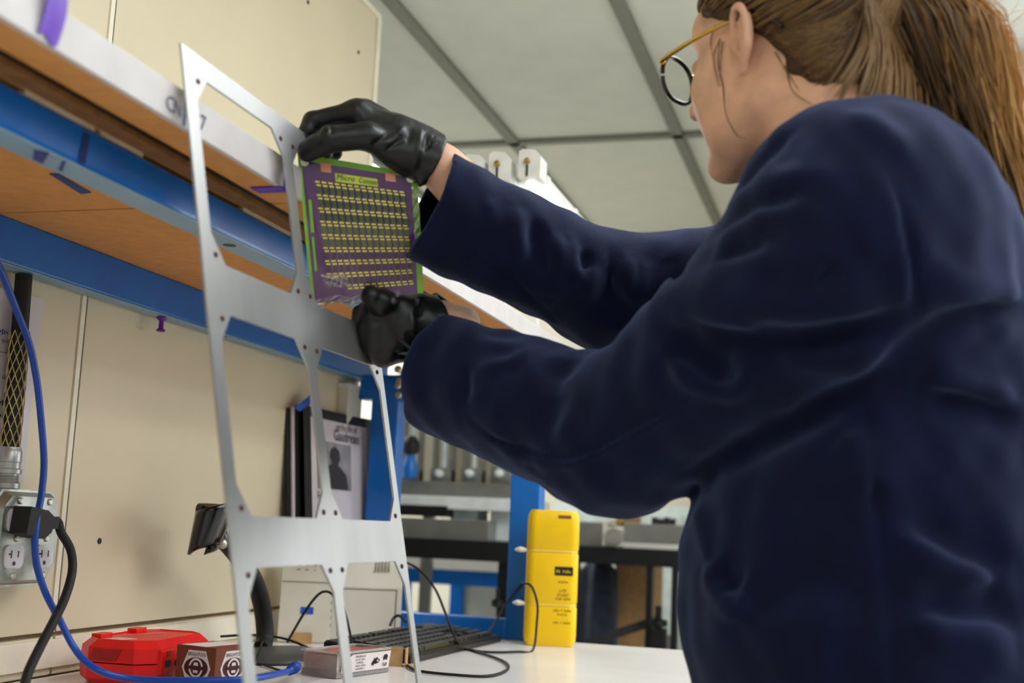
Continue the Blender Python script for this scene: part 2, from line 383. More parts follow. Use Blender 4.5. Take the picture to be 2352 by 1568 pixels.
# ================================================================== WALL ITEMS, far left
mat('paper', 'D6D0D6', .8, var=.02); mat('ink_black', '2A2630', .7); mat('ink_blue', '2A5CA8', .7)
pa = PX(0, 680, WALL); pb = PX(98, 690, WALL); pcn = PX(70, 1110, WALL)
ppr = thing('paper_sheet', 'white printed instruction sheet on the wall behind the wire mesh cable grip', 'paper', (WALL, pa[1], pcn[2]))
PB_ = pb[1]-.004; PZ1 = pb[2]; PZ0 = pcn[2]
obj('sheet', G().grid(lambda u, v: (WALL+.002+.012*u*u*max(0, v-.6), PB_-.216+.216*u, PZ0+(PZ1-PZ0)*v), 8, 10), 'paper', ppr)
for i, (txt, m, sz, py) in enumerate((('#', 'ink_blue', .0085, 768), ('specifi', 'ink_black', .0078, 790), ('and clic', 'ink_black', .0085, 872), ('#', 'ink_black', .0085, 930), ('#', 'ink_black', .0085, 960))):
    q = PX(16 if i != 1 else 26, py, WALL+.003)
    if txt == '#':
        g = G()
        for k in range(9): g.box((WALL+.0036, q[1]-.004*k-.001, q[2]+.002), (.0004, .0018, .003+.002*((k*7) % 3)))
        obj('lettering', g, m, ppr)
    else: obj('lettering', text_geo(txt, sz, (WALL+.0035, q[1], q[2]), Y_, Z_, align='RIGHT'), m, ppr)
q = PX(2, 808, WALL+.003); obj('line', G().box((WALL+.0036, q[1]-.03, q[2]), (.0004, .085, .0006)), 'ink_black', ppr)

# outlet box
mat('galvanised', 'A9AEA8', .32, .85, var=.14, scale=40, bump=.05)
mat('receptacle', 'DAD4D8', .35, var=.01)
oc = np.array([WALL, 1.271, 1.1085])
out = thing('outlet_box', 'galvanised steel quad outlet box screwed to the cream wall', 'outlet', (WALL, 1.271, 1.05))
obj('box_body', G().box((WALL+.019, 1.271, 1.1085), (.036, .112, .110), bev=.004), 'galvanised', out, 40)
nn = .012; h2 = .058; w2 = .061
poly = [(-w2+nn, -h2), (w2-nn-.006, -h2), (w2-.008, -h2+.016), (w2, -h2+.024), (w2, h2-.026), (w2-.008, h2-.018), (w2-.008, h2-.004), (w2-.014, h2), (-w2+nn+.004, h2), (-w2+.004, h2-.012), (-w2, h2-.026), (-w2, -h2+.024), (-w2+.008, -h2+.014)]
obj('cover_flange', G().prism(poly, oc+X_*.040, Y_, Z_, .003), 'galvanised', out)
rp_ = [(a*.86, b*.86) for a, b in poly]
cv = G(); k = len(poly)
A = [oc+X_*.040+Y_*a+Z_*b for a, b in [(a*.95, b*.95) for a, b in poly]]; B = [oc+X_*.050+Y_*a+Z_*b for a, b in rp_]
cv.add(A+B, [(i, (i+1) % k, k+(i+1) % k, k+i) for i in range(k)]+[tuple(range(k, 2*k))])
obj('cover_plate', cv, 'galvanised', out, 30)
FX = oc[0]+.050
for cy in (-.0280, .0280):
    for cz in (.0215, -.0215):
        y, z = oc[1]+cy, oc[2]+cz
        hex_ = []
        for i in range(28):
            a = i*2*math.pi/28; u, v = .0172*math.cos(a)*1.06, .0172*math.sin(a)*1.06
            hex_.append((max(-.0165, min(.0165, u)), max(-.0138, min(.0138, v))))
        r = obj('receptacle', G().prism(hex_, (FX+.0028, y, z), Y_, Z_, .004), 'receptacle', out)
        sg = G().box((FX+.0029, y+.0062, z+.003), (.0006, .0018, .0078)).box((FX+.0029, y-.0062, z+.003), (.0006, .0018, .0092)).box((FX+.0029, y-.0085, z+.003), (.0006, .0045, .0018)).lathe([(.0026, 0), (.0026, .0006)], (FX+.0026, y, z-.008), X_, 14)
        obj('slots', sg, 'dark_grey', r)
    for cz in (.0445, 0, -.0445):
        obj('screw', G().lathe([(.0042, 0), (.0042, .0012), (.0028, .0024)], (FX, oc[1]+cy+.003, oc[2]+cz), X_, 14), 'bolt_steel', out, 40)
# plug and power cord
pl = thing('power_cord', 'black power cord with a right-angle plug in the outlet box', 'power cord', (FX+.01, oc[1]-.02, 1.0))
pz = oc[2]+.0215; py0 = oc[1]-.028
pg = G()
pg.prism([(-.016, -.014), (.018, -.020), (.030, -.012), (.032, -.008), (.042, -.008), (.042, .007), (.032, .007), (.020, .014), (-.012, .018)], (FX+.028, py0+.001, pz-.001), Y_, Z_, .025)
obj('plug', pg, 'black_soft', pl)
cy0 = py0+.046
cpts = [(FX+.018, cy0-.006, pz), (FX+.02, cy0+.006, pz-.001)]+[PX(x, y, xx) for x, y, xx in ((140, 1222, -.945), (162, 1262, -.94), (166, 1310, -.93), (150, 1370, -.92), (124, 1425, -.905), (95, 1480, -.89), (66, 1540, -.875), (40, 1610, -.865))]
cpts += [(-.86, 1.085, .955), (-.85, 1.02, .938), (-.84, .90, .9365), (-.80, .60, .9365), (-.84, .2, .9365), (-.86, -.3, .9365)]
obj('cord', G().tube(cpts, .0055, 10), 'black_soft', pl, 60)
# cable with wire mesh grip and conduit fitting on top of the box
mat('mesh_wire', 'B9A468', .4, .6); mat('fitting', 'B4B4B0', .35, .7, var=.1)
cgx = oc[1]-.040
cab = thing('conduit_cable', 'thick black cable in a wire mesh grip running down to the outlet box', 'cable', (WALL+.018, cgx, 1.16))
top = PX(54, 640, WALL+.018); mid = PX(38, 860, WALL+.018); bot = PX(22, 1030, WALL+.020)
axis = spline([(top[0], top[1], 1.432), (mid[0], mid[1], mid[2]), (bot[0], bot[1], bot[2]), (bot[0], bot[1]-.001, bot[2]-.03)], 14)
obj('cable_jacket', G().tube(axis, .0103, 16, smooth=0), 'black_soft', cab, 60)
mg = G(); zs = axis[:, 2]; zt = PX(45, 760, WALL+.02)[2]; zb = bot[2]
for k in range(9):
    for sgn in (-1, 1):
        ph = k*2*math.pi/9; pts = []
        for t in np.linspace(0, 1, 40):
            z = zt+(zb-zt)*t; i = np.interp(-z, -zs, np.arange(len(zs))); i0 = int(i); c = axis[min(i0, len(axis)-1)]+(axis[min(i0+1, len(axis)-1)]-axis[min(i0, len(axis)-1)])*(i-i0)
            a = ph+sgn*t*4.6; rr = .0117
            pts.append((c[0]+rr*math.cos(a), c[1]+rr*math.sin(a), z))
        mg.tube(pts, .00075, 4, smooth=0)
o = obj('mesh_grip', mg, 'mesh_wire', cab); o['kind'] = 'stuff'
fx = bot; ft = G().lathe([(.0135, 0), (.0145, -.004), (.0155, -.006), (.0155, -.018), (.0148, -.019), (.0148, -.026), (.017, -.027), (.017, -.032), (.0135, -.033), (.0135, -.0345), (.0145, -.0355), (.0135, -.037), (.0145, -.0385), (.0135, -.040), (.0145, -.0415), (.0135, -.043), (.0165, -.044), (.0165, -.050), (.012, -.051), (.012, -.058)], (fx[0], fx[1], fx[2]+.002), Z_, 24)
obj('fitting', ft, 'fitting', cab, 30)

# blue network cable: hangs from the shelf, lies across the bench, ends in a plug
mat('net_blue', '1546A8', .35, var=.06)
net = thing('network_cable', 'blue network cable hanging down the wall and lying in front of the red case', 'cable', (-.75, 1.45, TABLE))
TN = TABLE+.004
npts = [PX(-60, 500, -.95), PX(-25, 570, -.95), PX(2, 622, -.96), PX(38, 712, -.965), PX(66, 785, -.968), PX(84, 870, -.966), PX(95, 970, -.962), PX(101, 1060, -.958), PX(96, 1130, -.952), PX(86, 1185, -.946), PX(80, 1240, -.944), PX(85, 1300, -.944), PX(106, 1365, -.94), PX(138, 1425, -.93), PX(166, 1480, -.915), PX(196, 1518, -.895), PX(240, 1545, -.870)]
def onT(px, py, z=TN): return PZ(px, py, z)
npts += [np.array(PY(300, 1558, 1.325)), np.array(PY(380, 1562, 1.335)), np.array(PY(470, 1562, 1.345)), np.array(PY(560, 1560, 1.375)), np.array(PY(620, 1551, 1.43)), np.array(PY(664, 1541, 1.50))]
for q in npts[-8:]: q[2] = max(q[2], TN)
obj('cable_jacket', G().tube(npts, .0042, 10), 'net_blue', net, 60)
mat('net_boot', '123C92', .45)
e0 = npts[-1]; dv = e0-npts[-2]; dv /= np.linalg.norm(dv); dv2 = np.array([dv[0], dv[1], .12]); dv2 /= np.linalg.norm(dv2)
bt = G().lathe([(.0045, -.002), (.0062, .001), (.0048, .003), (.0066, .005), (.005, .007), (.0070, .009), (.0054, .011), (.0074, .013), (.0060, .015), (.0078, .018), (.0078, .026), (.0058, .028)], e0, dv2, 16)
obj('boot', bt, 'net_boot', net, 30)
mat('clear_plastic', 'E8ECEC', .1, trans=.9, ior=1.45)
obj('connector', G().bar(e0+dv2*.027, e0+dv2*.042, .0115, .008, bev=.001), 'clear_plastic', net)

# ================================================================== THINGS ON THE BENCH
def frame3(o, ang):
    """local axes rotated by ang about Z"""
    c, s = math.cos(ang), math.sin(ang); return np.array(o, float), np.array([c, s, 0]), np.array([-s, c, 0])
def RZ(a): c, s = math.cos(a), math.sin(a); return np.array([[c, -s, 0], [s, c, 0], [0, 0, 1]])
def rect(cx, cy, w, h): return [(cx-w/2, cy-h/2), (cx+w/2, cy-h/2), (cx+w/2, cy+h/2), (cx-w/2, cy+h/2)]
def rrect(w, h, r, n=5, cx=0, cy=0):
    out = []
    for qx, qy, a0 in ((1, 1, 0), (-1, 1, 90), (-1, -1, 180), (1, -1, 270)):
        for i in range(n+1):
            a = math.radians(a0+90*i/n); out.append((cx+qx*(w/2-r)+r*math.cos(a), cy+qy*(h/2-r)+r*math.sin(a)))
    return out
def loft(g, rings, cap=True):
    k = len(rings[0]); V = [p for r in rings for p in r]
    f = [(i*k+j, i*k+(j+1) % k, (i+1)*k+(j+1) % k, (i+1)*k+j) for i in range(len(rings)-1) for j in range(k)]
    if cap: f += [tuple(range(k))[::-1], tuple((len(rings)-1)*k+j for j in range(k))]
    return g.add(V, f)

def strokes(n, w, h, o, ex, ey, lift=.0006, seed=1):
    # print too small to read: a row of little uneven strokes
    r = random.Random(seed); g = G(); o, ex, ey = (np.array(a, float) for a in (o, ex, ey)); nz = np.cross(ex, ey); p = w/n
    for i in range(n):
        u = i*p; hh = h*r.uniform(.55, 1.); ww = p*r.uniform(.25, .5)
        if r.random() < .12: continue
        for a, b, c, d in ((u, 0, ww, hh), (u, r.choice((0, hh*.45, hh-.18*h)), p*.75, .18*h)):
            g.quad(*[o+ex*x+ey*y+nz*lift for x, y in ((a, b), (a+c, b), (a+c, b+d), (a, b+d))])
    return g
# ---- red hard case
mat('red_plastic', 'DC0A05', .38, var=.05, scale=40, bump=.06, bscale=600)
mat('red_dark', 'A00804', .5)
mat('label_pale', 'D9B0A4', .5)
rc0 = np.array([-.901, 1.358, TABLE]); RW, RL, RH = .112, .182, .0535
rcase = thing('tool_case', 'red plastic hard case with latches lying against the wall on the bench', 'case', rc0+Y_*RL/2)
ra = math.radians(4)
def RC(u, v, z): # u across (-x..x), v along, z up
    return rc0+np.array([u*math.cos(ra)-v*math.sin(ra), u*math.sin(ra)+v*math.cos(ra), z])
def octo(w, l, ch, ox=0., oy=0.): return [(-w/2+ch+ox, oy), (w/2-ch+ox, oy), (w/2+ox, ch+oy), (w/2+ox, l-ch+oy), (w/2-ch+ox, l+oy), (-w/2+ch+ox, l+oy), (-w/2+ox, l-ch+oy), (-w/2+ox, ch+oy)]
def shell(z_w): return [[RC(u, v, z) for u, v in octo(w_, l_, c_, 0, (RL-l_)/2)] for z, w_, l_, c_ in z_w]
obj('case_base', loft(G(), shell([(.0005, RW-.020, RL-.020, .018), (.008, RW-.004, RL-.004, .022), (.0265, RW, RL, .024)])), 'red_plastic', rcase)
lid = obj('case_lid', loft(G(), shell([(.028, RW, RL, .024), (.046, RW-.002, RL-.002, .024), (.0555, RW-.022, RL-.022, .020), (RH, RW-.026, RL-.026, .018)])), 'red_plastic', rcase)
for v in (.045, .135):     # hinges on the wall side, raised tabs on the lid
    obj('hinge', G().box(RC(-RW/2+.016, v, .056), (.014, .028, .006), RZ(ra), .001), 'red_plastic', rcase)
for v in (.040, .145):     # latches on the open side
    l_ = obj('latch', G().box(RC(RW/2-.001, v, .029), (.008, .036, .030), RZ(ra), .002), 'red_plastic', rcase)
    obj('latch_slot', G().box(RC(RW/2+.0035, v-.002, .027), (.0012, .014, .008), RZ(ra)), 'dark_grey', l_)
    obj('latch_slot', G().box(RC(RW/2+.0035, v-.002, .040), (.0012, .010, .006), RZ(ra)), 'red_dark', l_)
obj('handle', G().tube([RC(RW/2-.004, .068, .026), RC(RW/2+.006, .072, .026), RC(RW/2+.008, .092, .026), RC(RW/2+.006, .112, .026), RC(RW/2-.004, .116, .026)], .0055, 8), 'black_soft', rcase, 50)
obj('recess_panel', G().prism([(-.030, .030), (.008, .030), (.014, .044), (-.024, .044)], RC(0, -.0008, 0), RZ(ra)[:, 0], Z_, .001), 'red_dark', lid)
obj('label', G().prism([(-.030, .022), (-.004, .022), (.004, .050), (-.022, .050)], RC(0, 0, RH+.0006), X_, Y_, .0005), 'label_pale', rcase)
obj('lettering', text_geo('Milwaukee', .016, RC(-.024, .075, RH), *(np.array([.35, .93, 0]), np.array([-.9, .35, 0])), lift=.0008, shear=.3), 'label_pale', rcase)

# ---- brown fastener box with white hexagon labels
mat('carton_brown', '7A3A24', .6, var=.05); mat('label_white', 'E0D2CE', .6, var=.01); mat('print_maroon', '4A1410', .6); mat('print_black', '1C1614', .6)
corner = np.array([-.768, 1.383, TABLE+.0003])
pl_ = PY(400, 1560, 1.375); ang_l = 0.
BW, BD, BH = .064, .067, .051
# axes: left face runs to the left of the corner, right face recedes
ang = math.radians(-11.5)
exL = -np.array([math.cos(ang), math.sin(ang), 0]); exR = np.array([-math.sin(ang), math.cos(ang), 0])
bbox = thing('fastener_box', 'small brown carton with white hexagon labels in front of the red case', 'box', corner+exL*BW/2+exR*BD/2)
cc = corner+exL*BW/2+exR*BD/2
obj('carton', G().box(cc+Z_*BH/2, (BW, BD, BH), RZ(ang), .0006), 'carton_brown', bbox)
obj('lid_flap', G().box(cc+Z_*(BH+.0006), (BW, BD, .0010), RZ(ang)), 'carton_brown', bbox)
obj('top_label', G().prism([(-.028, -.030), (.012, -.030), (.016, .034), (-.020, .034)], cc+Z_*(BH+.0014), -exL, exR, .0004), 'label_white', bbox)
def hexlabel(o, ex, w):
    ey = Z_; nz = np.cross(ex, ey); k = w/.050
    L = obj('label', G().prism([(-.0145*k, -.021), (.0145*k, -.021), (.024*k, 0), (.0145*k, .021), (-.0145*k, .021), (-.024*k, 0)], o+nz*.0006, ex, ey, .0005), 'label_white', bbox)
    el = [(.020*k*math.cos(a), .0125*math.sin(a)) for a in np.linspace(0, 2*math.pi, 33)[:-1]]
    obj('emblem', G().prism(el, o+nz*.0009, ex, ey, .0003), 'print_maroon', L)
    ring = [(.0118*k*math.cos(a), .0120*math.sin(a)) for a in np.linspace(0, 2*math.pi, 33)[:-1]]; rin = [(u*.78, v*.78) for u, v in ring]
    obj('emblem_ring', G().prism(ring, o+nz*.0012, ex, ey, .0003, holes=[rin[::-1]]), 'label_white', L)
    obj('emblem_bar', G().prism(rect(0, 0, .026*k, .0042), o+nz*.0015, ex, ey, .0003), 'print_maroon', L)
    obj('emblem_cap', G().prism([(-.0042*k, .0026), (.0042*k, .0026), (.0030*k, .0065), (-.0030*k, .0065)], o+nz*.0015, ex, ey, .0003).prism([(-.0036*k, -.0062), (.0036*k, -.0062), (.0042*k, -.0030), (-.0042*k, -.0030)], o+nz*.0015, ex, ey, .0003), 'label_white', L)
    obj('lettering', text_geo('BRIGHTON', .0064, o+ey*.0140, ex, ey, .0010, 'CENTER', squash=.92*k), 'print_black', L)
    obj('lettering', text_geo('BEST', .0066, o-ey*.0190, ex, ey, .0010, 'CENTER', squash=.95*k), 'print_black', L)
    obj('lettering', text_geo('FOUNDED 1925!', .0046, o-ey*.0252, ex, ey, .0010, 'CENTER', squash=.9*k), 'label_white', L)
hexlabel(corner+exL*BW*.47+Z_*.0262, -exL, .048)
hexlabel(corner+exR*BD*.50+Z_*.0262, exR, .050)

# ---- gooseneck stand with scanner cradle
mat('gloss_black', '0D0D0E', .18, coat=.4)
mat('stand_grey', '474744', .35)
nb = PZ(603, 1482, TABLE+.012)
sb = PZ(650, 1512, TABLE)
stand = thing('scanner_stand', 'black gooseneck scanner stand with an empty cradle against the wall', 'stand', (sb[0], sb[1], TABLE))
basepl = [[(sb[0]+.075*math.cos(a)*s, sb[1]+.105*math.sin(a)*s, TABLE+z) for a in np.linspace(0, 2*math.pi, 37)[:-1]] for z, s in ((.0005, .96), (.004, 1.), (.009, .95), (.014, .60), (.016, .4))]
obj('stand_base', loft(G(), basepl), 'stand_grey', stand, 50)
NX = nb[0]
npt = [(NX+.012, nb[1]-.03, TABLE+.010), PX(608, 1470, NX+.004), PX(606, 1420, NX), PX(597, 1370, NX), PX(580, 1325, NX), PX(556, 1290, NX-.002), PX(525, 1255, NX-.006), PX(498, 1226, NX-.012)]
obj('gooseneck', G().tube(npt, [.013, .014, .014, .0145, .014, .0135, .0125, .0125], 14), 'black_soft', stand, 60)
cr = PX(480, 1215, NX-.01)
def cradle(u, v):   # an open curved cup
    a = -2.2+4.4*u; rr = .032-.010*v
    return cr+np.array([.010+rr*.72*math.cos(a)-.010*v, rr*1.05*math.sin(a)-.012*v, .030-.062*v+.010*math.cos(a)])
o = obj('cradle', G().grid(cradle, 18, 8), 'gloss_black', stand, 60); md = o.modifiers.new('thick', 'SOLIDIFY'); md.thickness = .005
obj('cradle_back', G().prism(rrect(.062, .044, .010), cr+np.array([-.004, .012, .016]), Y_, Z_, .010), 'gloss_black', stand)
obj('knob', G().lathe([(.007, 0), (.008, .003), (.006, .007), (.002, .0085)], cr+np.array([.026, -.006, -.020]), X_, 16), 'bolt_steel', stand, 50)
obj('collar', G().lathe([(.016, 0), (.0165, .006), (.0165, .014), (.014, .018)], npt[-1]-np.array([0, -.010, .012]), (-.1, -.6, .8), 18), 'gloss_black', stand, 40)

# ---- white battery backup (upright, three lights and an oval button)
mat('beige_case', 'D9D3C3', .42, var=.02, bump=.05, bscale=500); mat('beige_dark', '8E8876', .5)
ua, ub = np.array([-.975, 1.965]), np.array([-.893, 2.000]); ex = np.append((ub-ua)/np.linalg.norm(ub-ua), 0); ey = np.array([-ex[1], ex[0], 0])
UW, UD, UH = np.linalg.norm(ub-ua), .050, .152
uo = np.array([ua[0], ua[1], TABLE])
ups = thing('battery_backup', 'upright off-white battery backup unit with three lights, beside the poster stack', 'battery backup', uo+ex*UW/2+ey*UD/2)
def UP(u, v, z): return uo+ex*u+ey*(v+ .010*z/UH)+Z_*z
rings = []
for z, ins in ((.0004, .002), (.004, 0), (UH-.010, .001), (UH-.003, .004), (UH, .010)):
    rings.append([UP(u*(UW-2*ins)+ins, v*(UD-2*ins)+ins, z) for u, v in ((0, 0), (1, 0), (1, 1), (0, 1))])
obj('case', loft(G(), rings), 'beige_case', ups)
obj('panel_groove', G().bar(UP(.002, -.0002, .105), UP(UW-.002, -.0002, .105), .0010, .0012), 'beige_dark', ups)
for u in (.030, .044, .058): obj('indicator', G().bar(UP(u, -.0012, .134), UP(u, -.0012, .139), .003, .0030), 'black', ups)
obj('button', G().lathe([(.0085, 0), (.0085, .0015), (.006, .003)], UP(.077, .0005, .136), -ey, 20), 'beige_dark', ups, 50)
for u, t in ((.026, 3), (.040, 3), (.054, 2), (.075, 2)): obj('lettering', strokes(t, .0022*t, .005, UP(u, -.0016, .124), ex, Z_, .0006, t), 'dark_grey', ups)
for i in range(6): obj('vent', G().bar(UP(UW+.0002, .012, .030+.013*i), UP(UW+.0002, .040, .030+.013*i), .0016, .005), 'beige_dark', ups)
tp = UP(.048, -.0008, .056); tag(obj('tape_piece', G().prism(rect(0, 0, .022, .012), tp-ey*.0004, ex, Z_, .0006), 'tape_blue'), 'blue tape piece stuck on the front of the battery backup', 'tape')

# ---- white label printer
po = np.array([-.930, 2.085, TABLE]); pex = np.array([.90, .43, 0]); pex /= np.linalg.norm(pex); pey = np.array([-pex[1], pex[0], 0])
PWD, PDP, PHT = .128, .13, .150
prn = thing('label_printer', 'off-white desktop label printer behind the keyboard', 'printer', po+pex*PWD/2+pey*PDP/2)
def PP(u, v, z): return po+pex*u+pey*v+Z_*z
prof = [(0, 0), (PDP, 0), (PDP, PHT-.02), (PDP-.02, PHT), (.030, PHT), (.014, PHT-.006), (.007, PHT-.030), (.002, PHT-.048), (0, PHT-.055)]
g = G(); k = len(prof); g.add([PP(0, v, z) for v, z in prof]+[PP(PWD, v, z) for v, z in prof], [tuple(range(k)), tuple(range(k, 2*k))[::-1]]+[(i, k+i, k+(i+1) % k, (i+1) % k) for i in range(k)])
obj('case', g, 'beige_case', prn)
obj('front_door', G().prism(rect(PWD/2+.002, .048, PWD-.030, .082), PP(0, -.0022, 0), pex, Z_, .002), 'beige_case', prn)
dg = G()
for a, b in (((.014, .006), (.014, .091)), ((PWD-.010, .006), (PWD-.010, .091)), ((.014, .091), (PWD-.010, .091))): dg.bar(PP(a[0], -.001, a[1]), PP(b[0], -.001, b[1]), .0012, .0018, up=(.3, .8, .2))
obj('door_groove', dg, 'beige_dark', prn)
for i in range(5): obj('vent', G().bar(PP(PWD-.050+.006*i, .0045, PHT-.026), PP(PWD-.050+.006*i, .0145, PHT-.004), .0026, .0012), 'beige_dark', prn)
obj('top_cover', G().box(PP(PWD/2, PDP/2+.01, PHT+.003), (PWD-.012, PDP-.05, .006), np.array([pex, pey, Z_]).T, .002), 'beige_case', prn)

# ---- memorial posters on black boards, leaning on the wall behind
mat('poster_paper', 'CFC6CA', .5, var=.02); mat('poster_grey', '8D878B', .6, var=.2, scale=25); mat('poster_dark', '2A2628', .6)
y0p, y1p = PX(686, 1050, WALL+.02)[1], PX(838, 1050, WALL+.02)[1]
zt_ = PX(690, 930, WALL+.015)[2]
def board(name, lab, x0, x1, y0, y1, z1, th, m, cat='poster'):
    g = G(); P = [(x0, y0, TABLE+.0005), (x0, y1, TABLE+.0005), (x1, y1, z1), (x1, y0, z1)]
    return P
WPO = y1p-y0p
post_ = thing('memorial_poster', 'black-bordered portrait poster standing on the printer and leaning on the wall', 'poster', (WALL+.04, (y0p+y1p)/2, 1.0898))
def PO(u, v, lift=0.):  # u along wall 0..1, v up 0..1, paper curls off at its right edge
    return np.array([WALL+.062-.040*v+lift+.060*max(0, u-.55)**2*(.4+v), y0p+WPO*u, TABLE+.001+(zt_-TABLE)*v])
VB = (1.0898-TABLE-.001)/(zt_-TABLE)
obj('sheet', G().grid(lambda u, v: PO(u, VB+(1-VB)*v), 14, 10), 'black_soft', post_, 60)
obj('inner_sheet', G().grid(lambda u, v: PO(.09+.80*u, VB+.01+(.945-VB)*v, .0012), 14, 10), 'poster_paper', post_, 60)
obj('photo', G().grid(lambda u, v: PO(.17+.50*u, .640+.215*v, .0020), 8, 8), 'poster_grey', post_)
obj('silhouette', G().add([PO(.17+(a-.26)*1.25, .640+(b-.40)*.717, .0028) for a, b in ((.29, .405), (.62, .405), (.60, .50), (.53, .545), (.50, .56), (.53, .60), (.52, .65), (.47, .675), (.42, .66), (.40, .61), (.43, .565), (.34, .53), (.30, .47))], [tuple(range(13))]), 'poster_dark', post_)
def ptext(t, sz, u0, v0, sh=0., sq=1.): return text_geo(t, sz, None, None, None, fn=lambda a, b: PO(u0+a/WPO, v0+b/(zt_-TABLE), .0030), align='CENTER', shear=sh, squash=sq)
obj('lettering', ptext('ng the life of', .020, .60, .918, .3, .95), 'poster_dark', post_)
obj('lettering', ptext('Gaudreau', .031, .60, .868, 0, .95), 'poster_dark', post_)
obj('lettering', ptext('Friday', .022, .24, .590, 0, 1.), 'poster_dark', post_)
bk = thing('poster_board', 'black backing board with pale edge standing behind the portrait poster', 'board', (WALL+.03, y0p, 1.0898))
for i, (dx, m) in enumerate(((.008, 'black_soft'), (.013, 'poster_paper'), (.018, 'black_soft'))):
    x0 = WALL+.042-dx; x1 = WALL+.020-dx; yy = y0p-.006-.010*i
    g = G(); g.add([(x0, yy, 1.0898), (x0, y1p-.02, 1.0898), (x1, y1p-.02, zt_-.004*i), (x1, yy, zt_-.004*i), (x0-.0035, yy, 1.0898), (x0-.0035, y1p-.02, 1.0898), (x1-.0035, y1p-.02, zt_-.004*i), (x1-.0035, yy, zt_-.004*i)], [(0, 1, 2, 3), (7, 6, 5, 4), (0, 4, 5, 1), (1, 5, 6, 2), (2, 6, 7, 3), (3, 7, 4, 0)])
    obj('backing', g, m, bk)
p = [PX(676, 936, WALL+.024), PX(688, 944, WALL+.026), PX(728, 918, WALL+.03), PX(718, 902, WALL+.024)]
tape(p, 'tape_blue', 'blue tape at the upper left corner of the portrait poster')
# white box on the wall beside the rear post
wp = PX(833, 920, WALL+.02)
ww = thing('wall_raceway', 'short white cable duct on the wall above the portrait poster', 'cable duct', (WALL, 2.285, 1.30))
obj('duct_body', G().box((WALL+.0125, 2.285, 1.352), (.024, .070, .120), bev=.002), 'white_plastic', ww)
obj('duct_cap', G().box((WALL+.0125, 2.285, 1.415), (.027, .074, .010), bev=.002), 'white_paint', ww)

# ---- keyboard
mat('key_black', '272728', .30, var=.05); mat('kb_body', '121213', .4)
ko = np.array([-.736, 2.035, TABLE]); kang = math.radians(-2.0); KR = RZ(kang); kx = KR[:, 1]*1.0; ky = -KR[:, 0]   # kx: along the keyboard (away), ky: towards its rear (to the wall)
kb = thing('keyboard', 'black computer keyboard lying lengthwise on the bench', 'keyboard', ko)
KL, KW = .445, .150
g = G(); tl = [(-KL/2, -KW/2, .012), (KL/2, -KW/2, .012), (KL/2, KW/2, .026), (-KL/2, KW/2, .026)]
ring0 = [ko+kx*a+ky*b+Z_*.0006 for a, b, c in tl]; ring1 = [ko+kx*a+ky*b+Z_*(c-.003) for a, b, c in tl]; ring2 = [ko+kx*(a*.985)+ky*(b*.96)+Z_*c for a, b, c in tl]
obj('keyboard_body', loft(G(), [ring0, ring1, ring2]), 'kb_body', kb)
pit = 18.6/1000; slope = math.atan2(.014, KW)
kcache = {}
def key(u, v, wk):
    wk = round(wk, 4)
    if wk not in kcache:
        gg = G(); hw, hd = wk/2-.0012, .0155/2
        loft(gg, [[(-hw, -hd, 0), (hw, -hd, 0), (hw, hd, 0), (-hw, hd, 0)], [(-hw+.0012, -hd+.0014, .0062), (hw-.0012, -hd+.0014, .0062), (hw-.0012, hd-.0012, .0062), (-hw+.0012, hd-.0012, .0062)]])
        me = gg.mesh('key'); me.materials.append(MATS['key_black']); kcache[wk] = me
    o = bpy.data.objects.new('key', kcache[wk]); COL.objects.link(o); attach(o, kb)
    z = .012+.014*(v+KW/2)/KW
    R3 = np.array([kx, ky*math.cos(slope)+Z_*math.sin(slope), -ky*math.sin(slope)+Z_*math.cos(slope)]).T
    mtx = Matrix.Identity(4)
    for i in range(3):
        for j in range(3): mtx[i][j] = R3[i][j]
        mtx[i][3] = (ko+kx*u+ky*v+Z_*z)[i]
    o.matrix_basis = mtx
x00 = -KL/2+.012
rows = [[1.25, 1.25, 1.25, 6.25, 1.25, 1.25, 1.25, 1.25], [2.25]+[1]*10+[2.75], [1.75]+[1]*11+[2.25], [1.5]+[1]*12+[1.5], [1]*13+[2], [1, -.75]+[1]*4+[-.4]+[1]*4+[-.4]+[1]*4]
for ri, rw in enumerate(rows):
    u = x00; v = -KW/2+.018+ri*.0205+(.006 if ri == 5 else 0)
    for wk in rw:
        if wk > 0: key(u+wk*pit/2, v, wk*pit)
        u += abs(wk)*pit
    for blk, cols in ((15.25, 3), (18.5, 4)):
        for c in range(cols):
            if ri in (1, 2) and blk < 16 and not (ri == 1 and c == 1): continue
            if ri == 5 and blk > 16: continue
            key(x00+(blk+c+.5)*pit*.985, v, pit)

# ---- plastic tray of parts with a white label
mat('tray_clear', 'E9E4E0', .12, trans=.75, var=.02); mat('parts_tan', 'C79A66', .6, var=.12, scale=80); mat('parts_copper', 'C46A52', .35, .4, var=.15, scale=60); mat('grey_base', '8C8684', .45)
ta = PZ(772, 1560, TABLE); tb = PZ(893, 1543, TABLE); tl_ = PZ(716, 1550, TABLE)
tex = (tb-ta); TL_ = np.linalg.norm(tex); tex /= TL_; tey = np.array([-tex[1], tex[0], 0]); TWD = .062; THT = .036
tray = thing('parts_pack', 'clear plastic pack of copper parts with a white printed label by the keyboard', 'pack', ta+tex*TL_/2+tey*TWD/2)
TR = np.array([tex, tey, Z_]).T
def TP(u, v, z): return ta+tex*u+tey*v+Z_*z
obj('pack_base', G().box(TP(TL_/2, TWD/2, .0052), (TL_, TWD, .0096), TR, .001), 'grey_base', tray)
obj('parts_block', G().box(TP(TL_/2, TWD/2, .0205), (TL_-.008, TWD-.008, .020), TR, .001), 'parts_tan', tray)
